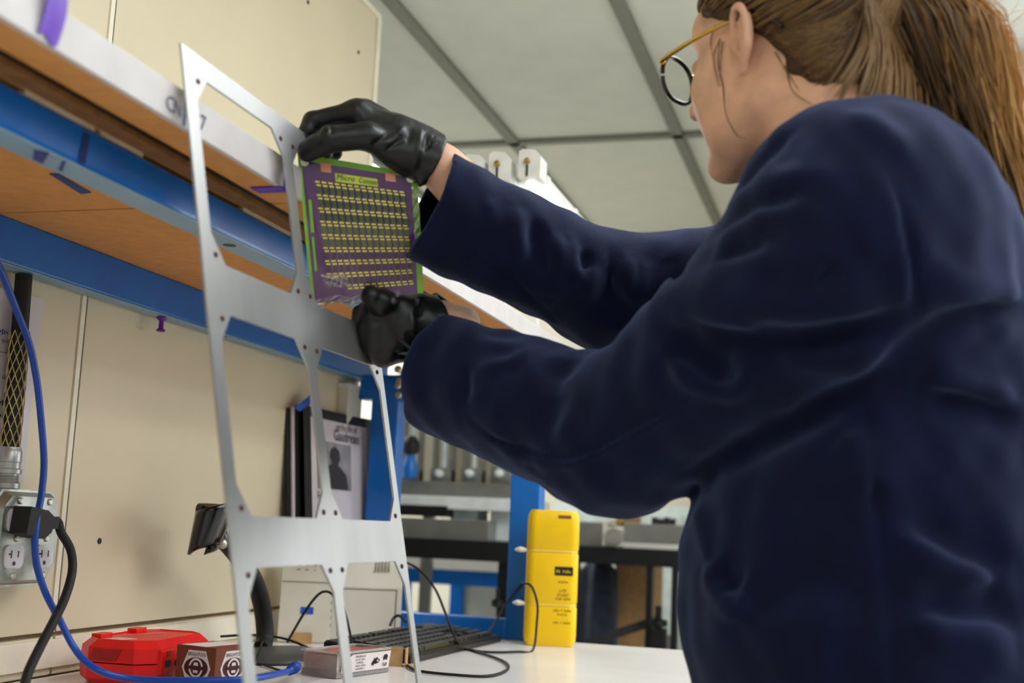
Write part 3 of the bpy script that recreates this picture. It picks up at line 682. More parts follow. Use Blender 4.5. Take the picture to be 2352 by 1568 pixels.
obj('copper_sheet', G().grid(lambda u, v: TP(.003+u*(TL_-.006), .003+v*(TWD-.006), .0325+.002*math.sin(7*u)*math.sin(5*v)), 10, 8), 'parts_copper', tray, 50)
rm = G()
for (u0, v0), (u1, v1) in (((0, 0), (TL_, 0)), ((TL_, 0), (TL_, TWD)), ((TL_, TWD), (0, TWD)), ((0, TWD), (0, 0))): rm.bar(TP(u0, v0, .0345), TP(u1, v1, .0345), .006, .002)
obj('tray_rim', rm, 'tray_clear', tray)
o = obj('tray_wall', G().add([TP(u, v, z) for z in (.0098, .034) for u, v in ((.001, .001), (TL_-.001, .001), (TL_-.001, TWD-.001), (.001, TWD-.001))], [(0, 1, 5, 4), (1, 2, 6, 5), (2, 3, 7, 6), (3, 0, 4, 7)]), 'tray_clear', tray); md = o.modifiers.new('t', 'SOLIDIFY'); md.thickness = .001
lb = obj('label', G().prism([(.008, .007), (TL_-.004, .007), (TL_+.001, .031), (.034, .031), (.010, .020)], TP(0, -.0012, 0), tex, Z_, .0004), 'label_white', tray)
for i in range(5): obj('lettering', strokes(11-i % 3, .024-.003*(i % 3), .0026, TP(.040, -.0018, .0265-.0042*i), tex, Z_, .0003, i), 'print_black', lb)
for cx, rr in ((.092, .0062), (.088, .004)): obj('mark', G().prism([(cx-.001*i % 3+rr*math.cos(a)*(1 if i % 2 else .72), .018+(rr-.0062)*.8+rr*math.sin(a)*(1 if i % 2 else .72)) for i, a in enumerate(np.linspace(0, 2*math.pi, 15)[:-1])], TP(0, -.0018, 0), tex, Z_, .0002, holes=[[(cx+rr*.45*math.cos(-a), .018+(rr-.0062)*.8+rr*.45*math.sin(-a)) for a in np.linspace(0, 2*math.pi, 11)[:-1]]]), 'print_black', lb)
obj('mark', G().prism([(.106, .018), (.110, .020), (.114, .018), (.1165, .024), (.113, .027), (.108, .026), (.105, .023)], TP(0, -.0018, 0), tex, Z_, .0002), 'print_black', lb)
obj('mark', strokes(4, .011, .006, TP(.104, -.0018, .0105), tex, Z_, .0003, 9), 'print_black', lb)
# crumpled clear bag around the network plug
cb = PZ(655, 1556, TABLE)
gb = G(); gb.grid(lambda u, v: (cb[0]-.05+.10*u, cb[1]-.05+.11*v, TABLE+.0008+.004*abs(math.sin(5*u+3*v))*math.sin(math.pi*u)*math.sin(math.pi*v)), 14, 14)
mat('bag_clear', 'F0EEF0', .12, trans=.6, alpha=.55)
o = tag(obj('plastic_bag', gb, 'bag_clear', None, 60), 'crumpled clear plastic bag under the blue network plug', 'bag')
# cardboard scraps
mat('cardboard', 'C29A66', .75, var=.08, scale=60)
c1 = PZ(908, 1530, TABLE)
cs = thing('cardboard_scrap', 'folded tan cardboard corner standing beside the parts pack', 'cardboard', c1)
obj('face', G().box(c1+Z_*.0145, (.021, .002, .029), RZ(.25)), 'cardboard', cs)
obj('side', G().box(c1+np.array([.0125, .012, .0135]), (.002, .026, .027), RZ(.25)), 'cardboard', cs)
obj('flap', G().box(c1+np.array([.022, .010, .0012]), (.018, .018, .0018), RZ(.6)), 'cardboard', cs)
c2 = PZ(692, 1478, TABLE)
tag(obj('cardboard_tab', G().box(c2+Z_*.010, (.036, .003, .019), RZ(.3), .0006), 'cardboard'), 'flat tan cardboard tab leaning in front of the battery backup', 'cardboard')

# ---- yellow battery style container with strap ties
mat('yellow', 'F2C400', .38, var=.03, scale=20)
ya = PZ(1201, 1482, TABLE); yex = np.array([.966, .259, 0]); yw = .098; yey = np.array([-yex[1], yex[0], 0]); yd = .050
yo = ya+yex*yw/2+yey*yd/2
yt_ = D(1260, 1173, 2.42)[2]; YH = yt_-TABLE
yel = thing('yellow_container', 'tall yellow plastic container strapped to the blue front post', 'container', yo)
def yring(z, s, r): return [yo+yex*u+yey*v+Z_*z for u, v in rrect(yw*s, yd*s, r*.9)]
seg = [(.0005, .88, .012), (.010, .98, .016), (.018, 1., .018), (.070, 1., .018), (.073, .96, .016), (.078, .96, .016), (.081, 1., .018), (YH-.082, 1., .018), (YH-.079, .96, .016), (YH-.074, .96, .016), (YH-.071, 1., .018), (YH-.020, 1., .018), (YH-.008, .97, .018), (YH, .86, .014)]
obj('container_body', loft(G(), [yring(*s) for s in seg]), 'yellow', yel, 35)
obj('grip_slot', G().prism(rect(.020, YH-.012, .024, .006), yo-yey*(yd/2+.0003), yex, Z_, .001), 'particle_dark', yel)
fo = yo-yey*(yd/2)
obj('label_block', G().prism(rect(.022, YH-.112, .034, .016), fo-yey*.0009, yex, Z_, .0006), 'print_black', yel)
obj('lettering', strokes(7, .028, .006, fo+yex*.008+Z_*(YH-.1150), yex, Z_, .0016, 5), 'yellow', yel)
mat('print_olive', '6E5A10', .6)
for n_, w_, dz, sz in ((6, .018, .134, .005), (4, .014, .150, .006), (7, .022, .158, .006), (9, .028, .165, .005), (12, .034, .186, .0045), (6, .018, .193, .004), (12, .032, .208, .004)):
    obj('lettering', strokes(n_, w_, sz, fo+yex*(.022-w_/2)+Z_*(YH-dz), yex, Z_, .0008, n_), 'print_olive', yel)
mat('tie_white', 'E6DCCB', .4); mat('strap_pale', 'EBCB5C', .4)
for zz in (.0755, YH-.0765):
    obj('strap', G().tube([yo+yex*u+yey*v+Z_*zz for u, v in rrect(yw*.97, yd*.97, .017)]+[yo+yex*(yw*.485)+yey*(yd*.2)+Z_*zz], .0013, 6, smooth=0), 'strap_pale', yel)
    obj('tie_head', G().tube([yo-yex*(yw/2-.002)-yey*.010+Z_*zz, yo-yex*(yw/2+.012)-yey*.012+Z_*(zz+.001), yo-yex*(yw/2+.022)-yey*.010+Z_*zz], [.003, .0055, .002], 8), 'tie_white', yel, 60)

# ---- thin black cables on the bench
def wire(pts, label, r=.0022, m='black_soft', name='thin_cable'):
    P = [np.array(p, float) for p in pts]
    for p in P: p[2] = max(p[2], TABLE+r+.0004)
    return tag(obj(name, G().tube(P, r, 8), m, None, 60), label, 'cable')
zt2 = TABLE+.003
wire([PZ(1236, 1425, zt2+.0), D(1197, 1338, 2.235), D(1220, 1345, 2.20), D(1234, 1385, 2.19), D(1233, 1430, 2.185), PZ(1224, 1492, zt2), PZ(1190, 1496, zt2), PZ(1120, 1497, zt2), PZ(1068, 1490, zt2)][1:], 'black cable looping up over the front of the yellow container')
wire([PY(1205, 1335, 2.30), PY(1165, 1382, 2.28), PY(1140, 1425, 2.25), PY(1118, 1455, 2.22), PY(1105, 1470, 2.19)], 'black cable running from the keyboard up to the yellow container')
wire([PY(925, 1288, 2.14), PY(960, 1306, 2.12), PY(998, 1350, 2.08), PY(1022, 1405, 2.03), PY(1040, 1452, 1.98), PZ(1062, 1487, zt2), PZ(1108, 1500, zt2), PZ(1160, 1520, zt2), PZ(1164, 1538, zt2), PZ(1120, 1552, zt2), PZ(1040, 1549, zt2), PZ(960, 1540, zt2), PZ(935, 1528, zt2)], 'black cable from the label printer coiling over the bare bench top')
wire([PY(660, 1474, 1.90), PY(700, 1405, 1.88), PY(728, 1368, 1.88), PY(748, 1358, 1.88), PY(768, 1368, 1.86), PY(790, 1400, 1.85), PY(803, 1450, 1.83), PY(811, 1492, 1.79)], 'black cable arching in front of the battery backup')
wire([PY(508, 1461, 1.74), PY(560, 1458, 1.80), PY(610, 1459, 1.83), PY(660, 1468, 1.84), PY(706, 1486, 1.83)], 'black cable crossing above the stand base', .0020)
wire([PY(602, 1475, 1.70), PY(594, 1500, 1.66), PY(584, 1522, 1.63), PY(566, 1540, 1.60), PY(545, 1556, 1.55)], 'black cable curling down beside the brown carton', .0018)
wire([PZ(576, 1508, zt2), PZ(590, 1520, zt2), PZ(630, 1535, zt2), PZ(666, 1546, zt2)], 'short black cable on the bench in front of the stand base', .0018)
wire([PY(896, 1436, 2.02), PY(905, 1418, 2.03), PY(918, 1414, 2.03), PY(932, 1428, 2.02)], 'small grey cable hump behind the keyboard', .0025, 'dark_grey')

# ================================================================== BEHIND THE BENCH
mat('glass_tube', 'DDE4E2', .15, .2); mat('cream_board', 'F2E8CC', .6, var=.03, scale=5); mat('pale_green', 'E2ECE6', .5); mat('coat_blue', '2B3442', .9, var=.2, scale=30, sheen=.3); mat('brass', 'A98A4A', .35, .7)
def span(px0, py0, px1, py1, Y):
    a = PY(px0, py1, Y); b = PY(px1, py0, Y); return a[0], b[0], a[2], b[2]
def bgbox(g, px0, py0, px1, py1, Y, dep, bev=.003):
    x0, x1, z0, z1 = span(px0, py0, px1, py1, Y); return g.box(((x0+x1)/2, Y+dep/2, (z0+z1)/2), (abs(x1-x0), dep, abs(z1-z0)), bev=min(bev, abs(z1-z0)*.2))
# --- rack with flow meters seen through the end frame
rk = thing('equipment_rack', 'tall rack of gas flow meters beyond the end of the bench', 'rack', (-1.05, 3.2, 0))
RYK = 3.15
obj('back_board', bgbox(G(), 900, 850, 1200, 1140, RYK+.28, .02), 'cream_board', rk)
obj('shelf', bgbox(G(), 900, 1146, 1200, 1164, RYK, .30), 'white_paint', rk)
obj('shelf_riser', bgbox(G(), 905, 1112, 1196, 1146, RYK+.14, .12), 'grey_metal', rk)
obj('slab', bgbox(G(), 905, 1196, 1124, 1244, RYK-.02, .26), 'grey_metal', rk)
obj('beam', bgbox(G(), 905, 1246, 1190, 1278, RYK-.04, .30), 'black', rk)
for px in (905, 1158):
    x = PY(px, 1270, RYK)[0]; obj('post', G().box((x, RYK+.02, .53), (.03, .04, 1.05)), 'black', rk)
    obj('post', G().box((x, RYK+.27, .60), (.03, .03, 1.20)), 'grey_metal', rk)
obj('top_cover', bgbox(G(), 905, 1162, 1026, 1182, RYK-.01, .2), 'black', rk)
obj('knob', G().lathe([(.010, 0), (.016, .004), (.016, .02), (.006, .024), (.006, .05)], PY(1142, 1395, RYK-.01), Z_, 14), 'black', rk, 40)
for i, px in enumerate((945, 1018, 1088, 1155)):
    fm = thing('flow_meter', ('flow meter nearest the blue rear post on the background rack', 'second flow meter from the blue rear post on the background rack', 'third flow meter from the blue rear post on the background rack', 'flow meter nearest the yellow container on the background rack')[i], 'flow meter', PY(px, 1112, RYK+.2), 'flow meters on the background rack')
    x0 = PY(px, 1000, RYK+.18)[0]; zb = PY(px, 1112, RYK+.18)[2]; zt = PY(px, 868, RYK+.18)[2]; y = RYK+.20
    for dx in (-.026, .026): obj('side_rail', G().box((x0+dx, y, (zb+zt)/2), (.010, .03, zt-zb), bev=.002), 'grey_metal', fm)
    obj('glass_tube', G().cyl((x0, y, zb+.04), (x0, y, zt-.02), .009, n=14), 'glass_tube', fm, 60)
    obj('base_block', G().box((x0, y-.005, zb+.024), (.062, .05, .046), bev=.006), 'grey_metal', fm, 40)
    obj('valve_knob', G().lathe([(.012, 0), (.013, .012), (.010, .02), (.004, .023)], (x0, y-.03, zb+.03), -Y_, 16), 'glass_tube', fm, 50)
    obj('top_block', G().box((x0, y, zt+.01), (.062, .04, .03), bev=.004), 'grey_metal', fm)
hb = thing('hand_pump', 'dark and blue rubber pump hanging on the background rack', 'pump', PY(935, 1040, RYK+.12))
pq = PY(942, 1060, RYK+.12)
obj('pump_head', G().lathe([(.004, 0), (.022, .004), (.026, .03), (.016, .05), (.004, .056)], pq+Z_*.02, Z_, 16), 'black_soft', hb, 50)
obj('pump_bulb', G().lathe([(.004, -.05), (.02, -.044), (.024, -.02), (.018, .0), (.012, .02)], pq, Z_, 16), 'blue_steel', hb, 50)
# pale boxes below the rack shelf
for px0, py0, px1, py1, lb in ((1032, 1166, 1094, 1206, 'small pale green instrument box under the rack shelf'), (1122, 1160, 1186, 1242, 'tall pale green instrument box beside the blue front post')):
    x0, x1, z0, z1 = span(px0, py0, px1, py1, RYK+.05); t = thing('instrument_box', lb, 'instrument', ((x0+x1)/2, RYK+.1, z0))
    obj('case', bgbox(G(), px0, py0, px1, py1, RYK+.05, .12, .006), 'pale_green', t)
    obj('foot', G().box(((x0+x1)/2, RYK+.11, z0-.004), ((x1-x0)*.8, .1, .010)), 'black', t)
# --- second bench further back
b2 = thing('far_bench', 'white bench with blue frame standing behind the rack', 'workbench', (-1.15, 3.75, 0))
x0, x1, z0, z1 = span(880, 1288, 1200, 1306, 3.62)
obj('tabletop', G().box(((x0+x1)/2, 3.95, z1-.02), (x1-x0, .70, .035), bev=.003), 'laminate_white', b2)
obj('apron', G().box(((x0+x1)/2, 3.65, z1-.062), (x1-x0-.04, .04, .045)), 'blue_steel', b2)
for x in (x0+.05, x1-.05):
    for y in (3.66, 4.24): obj('leg', G().box((x, y, (z1-.08)/2), (.05, .05, z1-.08)), 'blue_steel', b2)
obj('modesty_panel', G().box(((x0+x1)/2, 4.24, z1-.30), (x1-x0-.1, .015, .38)), 'grey_wall', b2)
# --- black framed table with a rail, right of the yellow container
ot = thing('rail_table', 'black framed table carrying a grey metal rail behind the yellow container', 'table', (-.55, 3.65, 0))
obj('table_top', bgbox(G(), 1322, 1268, 1660, 1292, 3.55, .5), 'black', ot)
obj('rail', bgbox(G(), 1430, 1210, 1660, 1256, 3.58, .12), 'grey_metal', ot)
obj('rail_foot', bgbox(G(), 1430, 1256, 1660, 1266, 3.57, .14), 'white_plastic', ot)
obj('rail', bgbox(G(), 1322, 1200, 1400, 1264, 3.66, .10), 'grey_metal', ot)
for px in (1494, 1552, 1325, 1650):
    x = PY(px, 1300, 3.57)[0]; zz = PY(px, 1290, 3.57)[2]; obj('leg', G().box((x, 3.57, zz/2), (.018, .03, zz)), 'black', ot)
obj('top_bracket', bgbox(G(), 1545, 1290, 1620, 1312, 3.56, .06), 'black', ot)
obj('brace', G().bar(PY(1345, 1478, 3.60), PY(1505, 1425, 3.60), .02, .026), 'dark_grey', ot)
obj('clamp', G().lathe([(.012, -.10), (.012, 0), (.026, .004), (.026, .02), (.010, .024), (.010, .06)], PY(1512, 1440, 3.55), Z_, 14), 'black', ot, 40)
obj('clamp_foot', bgbox(G(), 1492, 1445, 1528, 1492, 3.53, .05), 'black', ot)
vf = thing('rail_clamp', 'white round clamp fitting on the end of the grey rail', 'fitting', PY(1405, 1262, 3.55))
obj('bracket', bgbox(G(), 1383, 1196, 1391, 1252, 3.52, .06), 'white_plastic', vf)
vp = PY(1411, 1232, 3.53); obj('ring', G().lathe([(.011, .0), (.0235, .0), (.0245, .006), (.0245, .04), (.011, .04), (.011, .012)], vp+Y_*-.02, Y_, 24), 'bolt_steel', vf, 40)
obj('ring_bore', G().lathe([(.0105, 0), (.0105, .02)], vp+Y_*-.016, Y_, 18), 'dark_grey', vf)
obj('body', bgbox(G(), 1391, 1212, 1428, 1246, 3.55, .05), 'white_plastic', vf)
obj('screw', G().cyl(PY(1408, 1206, 3.55), PY(1408, 1194, 3.55), .008, n=12), 'bolt_steel', vf)
jar = thing('brown_jar', 'small dark brown jar standing on the grey rail', 'jar', PY(1424, 1208, 3.62))
jp = PY(1424, 1209, 3.62); obj('jar_body', G().lathe([(.010, 0), (.013, .004), (.013, .03), (.009, .036)], jp, Z_, 16), 'brass', jar, 40); obj('lid', G().lathe([(.0105, .036), (.0105, .046)], jp, Z_, 16), 'black', jar)
tb_ = thing('tan_block', 'tan cardboard block on the rail beside the brown jar', 'block', PY(1450, 1208, 3.64)); obj('block', bgbox(G(), 1434, 1182, 1466, 1210, 3.64, .05, .003), 'cardboard', tb_); obj('band', bgbox(G(), 1434, 1192, 1466, 1196, 3.638, .054, 0), 'seam_dark', tb_)
dk = thing('terminal_block', 'row of dark green terminals on the rail near the jacket', 'connector', PY(1515, 1209, 3.64))
for k in range(4): obj('terminal', bgbox(G(), 1496+14*k, 1188+3*(k % 2), 1508+14*k, 1210, 3.64, .03, .002), 'dark_grey', dk)
bx = thing('cardboard_box', 'tan cardboard box stored under the black table', 'box', PY(1450, 1470, 3.85))
x0, x1, z0, z1 = span(1408, 1280, 1490, 1480, 3.85); obj('carton', G().box(((x0+x1)/2, 4.0, z1/2), (x1-x0, .3, z1)), 'cardboard', bx); obj('tape', G().box(((x0+x1)/2, 3.999, z1/2+.001), (.04, .303, z1+.002)), 'parts_tan', bx)
ct = thing('hanging_coat', 'dark blue-grey coat hanging under the black table', 'coat', PY(1370, 1480, 3.75))
x0, x1, z0, z1 = span(1318, 1292, 1420, 1475, 3.78)
rr_ = [[((x0+x1)/2+(x1-x0)/2*s*math.cos(a)*(1+.06*math.sin(5*a+z*20)), 3.80+.06*s*math.sin(a)*(1+.15*math.sin(7*a)), z) for a in np.linspace(0, 2*math.pi, 41)[:-1]] for z, s in ((z0-.06, 1.0), (z0+.05, 1.02), ((z0+z1)/2, .98), (z1-.03, .9), (z1, .5))]
obj('coat_body', loft(G(), rr_), 'coat_blue', ct, 60); obj('hanger', G().tube([((x0+x1)/2, 3.80, z1-.005), ((x0+x1)/2, 3.80, z1+.02)], .004, 8, smooth=0), 'black', ct)
# pale storage cabinet at the far wall
cbn = thing('storage_cabinet', 'pale grey storage cabinet with two doors at the far wall', 'cabinet', (-.55, 4.6, 0))
obj('cabinet_body', G().box((-.62, 4.70, .62), (1.0, .40, 1.24), bev=.004), 'pale_green', cbn)
for x in (-.865, -.375):
    d_ = obj('door', G().box((x, 4.495, .62), (.475, .016, 1.19), bev=.003), 'pale_green', cbn); obj('handle', G().box((x+(.20 if x < -.6 else -.20), 4.482, .72), (.012, .014, .12)), 'grey_metal', d_)
# white conduit column beside the ceiling edge
wc = thing('wall_conduit', 'white vertical conduit on the far wall right of the chin', 'conduit', (PY(1664, 430, 5.2)[0], 5.2, 0)); xq = PY(1664, 480, 5.2)[0]
obj('pipe', G().cyl((xq, 5.19, .0), (xq, 5.19, CEIL-.002), .028, n=16), 'white_paint', wc, 60); obj('clip', G().box((xq, 5.20, 1.8), (.09, .05, .03)), 'white_paint', wc)

# ================================================================== ON TOP OF THE SHELF
mat('tube_light', 'F6FFF8', .5, emit=5.0); mat('rail_white', 'E4E2DC', .4); mat('green_box', '0E9E66', .45)
ST = SH_Z+SH_T+.002
lr = thing('light_rail', 'white twin light rail on posts above the far end of the shelf', 'light', (-.63, 2.2, ST))
for px, py, w_ in ((1216, 372, .046), (1147, 378, .046), (1088, 384, .046)):
    p = PY(px, py, 2.10); 
    obj('rail', G().box((p[0], 2.53, p[2]-.012), (.030, .80, .016), bev=.003), 'rail_white', lr)
    c_ = obj('end_cap', G().prism([(-.021, -.030), (.021, -.030), (.021, .012), (.010, .024), (-.014, .026), (-.021, .022)], (p[0], 2.10, p[2]), X_, Z_, .05), 'rail_white', lr)
    obj('thumb_screw', G().lathe([(.006, 0), (.006, .004), (.003, .006)], (p[0]-.004, 2.10, p[2]+.002), -Y_, 14), 'brass', c_, 40)
    obj('slot', G().box((p[0]-.004, 2.0995, p[2]-.016), (.004, .002, .022)), 'dark_grey', c_)
p = PY(1214, 415, 2.12); obj('tube', G().cyl((p[0], 2.14, p[2]), (p[0], 2.85, p[2]), .0105, n=14), 'tube_light', lr, 60)
for y in (2.16, 2.40): obj('stanchion', G().box((p[0]-.055, y, (ST+p[2]+.012)/2), (.018, .018, p[2]+.012-ST)), 'rail_white', lr)
obj('crossbar', G().box((p[0]-.05, 2.16, p[2]+.012), (.16, .022, .012)), 'rail_white', lr); obj('crossbar', G().box((p[0]-.05, 2.40, p[2]+.012), (.16, .022, .012)), 'rail_white', lr)
g1 = PX(985, 485, -.66)
gb_ = thing('green_binder_box', 'bright green box on the shelf behind the film', 'box', (g1[0], g1[1], ST))
obj('box_body', G().box((-.72, g1[1]+.06, ST+.045), (.10, .16, .088), bev=.003), 'green_box', gb_); obj('box_lid', G().box((-.72, g1[1]+.06, ST+.092), (.104, .164, .010), bev=.002), 'rail_white', gb_)

# ================================================================== METAL FRAME leaning on the shelf edge
mat('steel_plate', 'B4B4B2', .45, .80, var=.10, scale=9, bump=.03, bscale=60, stretch=(1, 1, .25))
FA, FBB = .569, .2                                    # plane: X = -(FA + FBB*(z-1.5))
def fpl(y, z): return np.array([-(FA+FBB*(z-1.5)), y, z])
fex = np.array([0, 1., 0]); fey = np.array([-FBB, 0, 1.])     # v measured as height z
fo_ = fpl(0, 0)
zb_, ztp = TABLE+.0008, 1.562; ya_, yb_ = .900, 1.296
def chole(y0, y1, z0, z1, cu=.021, cv=.026):
    return [(y0+cu, z0), (y1-cu, z0), (y1, z0+cv), (y1, z1-cv), (y1-cu, z1), (y0+cu, z1), (y0, z1-cv), (y0, z0+cv)]
holes = []
for z0, z1 in ((1.367, 1.540), (1.148, 1.322), (.950, 1.105)):
    for y0, y1 in ((.9195, 1.0915), (1.1115, 1.2820)):
        holes.append(chole(y0, y1, z0, z1)[::-1])
fr_ = thing('metal_frame', 'tall thin metal frame with cut-out windows leaning on the shelf edge', 'frame', fpl(1.1, TABLE))
obj('plate', G().prism([(ya_, zb_), (yb_, zb_), (yb_, ztp), (ya_, ztp)], fo_, fex, fey, .0022, holes=holes), 'steel_plate', fr_)
for (z0, z1) in ((1.367, 1.540), (1.148, 1.322), (.950, 1.105)):
    for (y0, y1) in ((.9195, 1.0915), (1.1115, 1.2820)):
        for sy, sz in ((0, 0), (0, 1), (1, 0), (1, 1)):
            y = (y0+.004) if sy == 0 else (y1-.004); z = (z0+.006) if sz == 0 else (z1-.006)
            nrm = np.cross(fex, fey); nrm /= np.linalg.norm(nrm)
            obj('screw_hole', G().lathe([(.0026, -.0005), (.0026, .001), (.0018, .0016)], fpl(y, z), nrm, 10), 'print_maroon', fr_)  # dark raised disc stands in for a shaded screw hole

# ================================================================== PRINTED FILM held in both hands
mat('film_purple', '55285F', .22, var=.10, scale=14, coat=.8); mat('film_green', '7CB428', .3, var=.12, scale=20, coat=.5); mat('film_lime', 'B9C83C', .35, var=.1, scale=50); mat('trace_green', '5C6A34', .35, var=.12, scale=60); mat('trace_dark', '2A1440', .3); mat('pad_yellow', 'E2D25A', .3, .3); mat('copper_tape', 'C98468', .35, .3, var=.06)
mat('film_clear', 'F2EEF4', .06, trans=.85, alpha=.75)
FD = 1.322
cTL, cTR, cBL, cBR = D(683, 352, FD-.010), D(958, 398, FD+.012), D(716, 697, FD+.012), D(973, 672, FD+.022)
fnz = np.cross(cTR-cTL, cBL-cTL); fnz /= np.linalg.norm(fnz)
if fnz@FWD > 0: fnz = -fnz
def FM(u, v, lift=0.):      # u across, v down, gently curved towards the camera in the lower left
    b = (cTL*(1-u)+cTR*u)*(1-v)+(cBL*(1-u)+cBR*u)*v
    return b+fnz*(lift+.010*math.sin(math.pi*u)*.4-.020*max(0, v-.7)**2*4*max(0, .5-u)+.006*math.sin(math.pi*v))
film = thing('printed_film', 'purple and green patterned film sheet held up in both gloved hands', 'film', (cBL+cBR)/2)
def patch(g, u0, v0, u1, v1, lift, nu=2, nv=1, skew=0.):
    return g.grid(lambda a, b: FM(u0+(u1-u0)*a+skew*b, v0+(v1-v0)*b, lift), nu, nv)
def fpatch(name, m, u0, v0, u1, v1, lift, nu=4, nv=4, par=film): return obj(name, patch(G(), u0, v0, u1, v1, lift, nu, nv), m, par, 60)
fpatch('backing_sheet', 'film_green', .0, .0, 1., 1., 0, 24, 24)
fpatch('printed_sheet', 'film_purple', .030, .045, .945, 1.0, .0006, 24, 24)
fpatch('side_strip', 'film_green', .055, .30, .082, .52, .0012); fpatch('side_strip', 'film_green', .055, .55, .075, .78, .0012)
fpatch('title_label', 'film_lime', .30, .096, .655, .156, .0012)
uw = np.linalg.norm(cTR-cTL); vh = np.linalg.norm(cBL-cTL)
obj('lettering', text_geo('Micro', .0094, None, None, None, fn=lambda a, b: FM(.308+a/uw, .140-b/vh, .0018), shear=.25, squash=.90), 'trace_dark', film)
obj('lettering', text_geo('Connex', .0094, None, None, None, fn=lambda a, b: FM(.492+a/uw, .142-b/vh, .0018), shear=.25, squash=.68), 'trace_dark', film)
for u in (.185, .725): fpatch('copper_tape', 'copper_tape', u, .035, u+.085, .100, .0016)
pads, traces, darks, faint = G(), G(), G(), G(); mat('trace_faint', '543A4E', .3)
rows_v = [.185, .275, .365, .455, .545, .635, .725, .815, .905]
for r, v0 in enumerate(rows_v):
    last = r == len(rows_v)-1
    for c in range(14):
        u0 = .135+c*.0545+.004*r
        if last and c < 3: continue
        patch(pads, u0, v0+.004, u0+.038, v0+.016, .0014); patch(pads, u0-.008, v0-.018, u0+.030, v0-.006, .0014)
        if not last:
            patch(traces if r < 5 else faint, u0+.002, v0+.016, u0+.036, v0+.066, .0012, 1, 1, .006)
            if r < 3:
                for k in range(3): patch(darks, u0+.006+.010*k, v0+.020, u0+.009+.010*k, v0+.060, .0015, 1, 1, .004)
                patch(darks, u0+.037, v0+.012, u0+.049, v0+.066, .0010, 1, 2, .008)
for g, m, nm in ((pads, 'pad_yellow', 'solder_pads'), (traces, 'trace_green', 'trace_patches'), (darks, 'trace_dark', 'trace_lines'), (faint, 'trace_faint', 'faint_traces')):
    o = obj(nm, g, m, film); o['kind'] = 'stuff'
for u, v in ((.055, .05), (.94, .052)):
    rg = G(); rg.lathe([(.0022, -.0008), (.0046, -.0008), (.0046, .0008), (.0022, .0008)], FM(u, v, .0016), fnz, 14); obj('eyelet', rg, 'bolt_steel', film, 40)
# shiny crumpled clear edge along the bottom and right
obj('clear_edge', G().grid(lambda a, b: FM(-.01+.80*a, .965+.055*b+.012*math.sin(17*a), .002+.004*math.sin(31*a+4*b)*(.3+b)), 40, 5), 'film_clear', film, 60)
obj('clear_edge', G().grid(lambda a, b: FM(.94+.05*a, .12+.45*b, .0022+.003*math.sin(23*b+5*a)), 4, 24), 'film_clear', film, 60)
obj('glare_patch', G().grid(lambda a, b: FM(.10+.22*a+.05*b, .80+.10*b, .003+.005*math.sin(9*a+13*b)*math.sin(21*a)), 16, 10), 'film_clear', film, 60)  # added crumpled patch, shaped to catch glare on the film

# ================================================================== PERSON
# --- implicit surfaces: smooth unions of round cones and ellipsoids, turned into one continuous mesh
def rc(a, b, r1, r2=None):
    a = np.array(a, float); b = np.array(b, float); r2 = r1 if r2 is None else r2; ab = b-a; L2 = ab@ab+1e-12
    def f(P):
        pa = P-a; t = np.clip((pa@ab)/L2, 0, 1)
        return np.sqrt(((pa-t[:, None]*ab)**2).sum(1))-(r1+(r2-r1)*t)
    return f
def el(c, r, R=None):
    c = np.array(c, float); r = np.array(r, float); R = None if R is None else np.array(R, float)   # rows of R: local axes
    def f(P):
        q = P-c
        if R is not None: q = q@R.T
        k0 = np.sqrt(((q/r)**2).sum(1)); k1 = np.sqrt(((q/(r*r))**2).sum(1))+1e-9
        return k0*(k0-1)/k1
    return f
def half(c, n):
    c = np.array(c, float); n = np.array(n, float); n = n/np.linalg.norm(n); return lambda P: (P-c)@n
def inter(*fs): return lambda P: np.maximum.reduce([f(P) for f in fs])
def chain(pts, rs, k, out):
    for i in range(len(pts)-1): out.append(('u', k, rc(pts[i], pts[i+1], rs[i], rs[i+1])))
def evalp(prims, P, vals=None):
    d = None
    for i, (op, k, f) in enumerate(prims):
        v = f(P)
        if op == 'u':
            if d is None: d = v
            elif k > 0:
                h = np.clip(.5+.5*(d-v)/k, 0, 1); d = d*(1-h)+v*h-k*h*(1-h)
            else: d = np.minimum(d, v)
        elif op == 's':
            if k > 0:
                h = np.clip(.5-.5*(d+v)/k, 0, 1); d = d*(1-h)-v*h+k*h*(1-h)
            else: d = np.maximum(d, -v)
        elif op == 'd': d = d-v            # displacement: v is how far the surface is pushed out
    return d
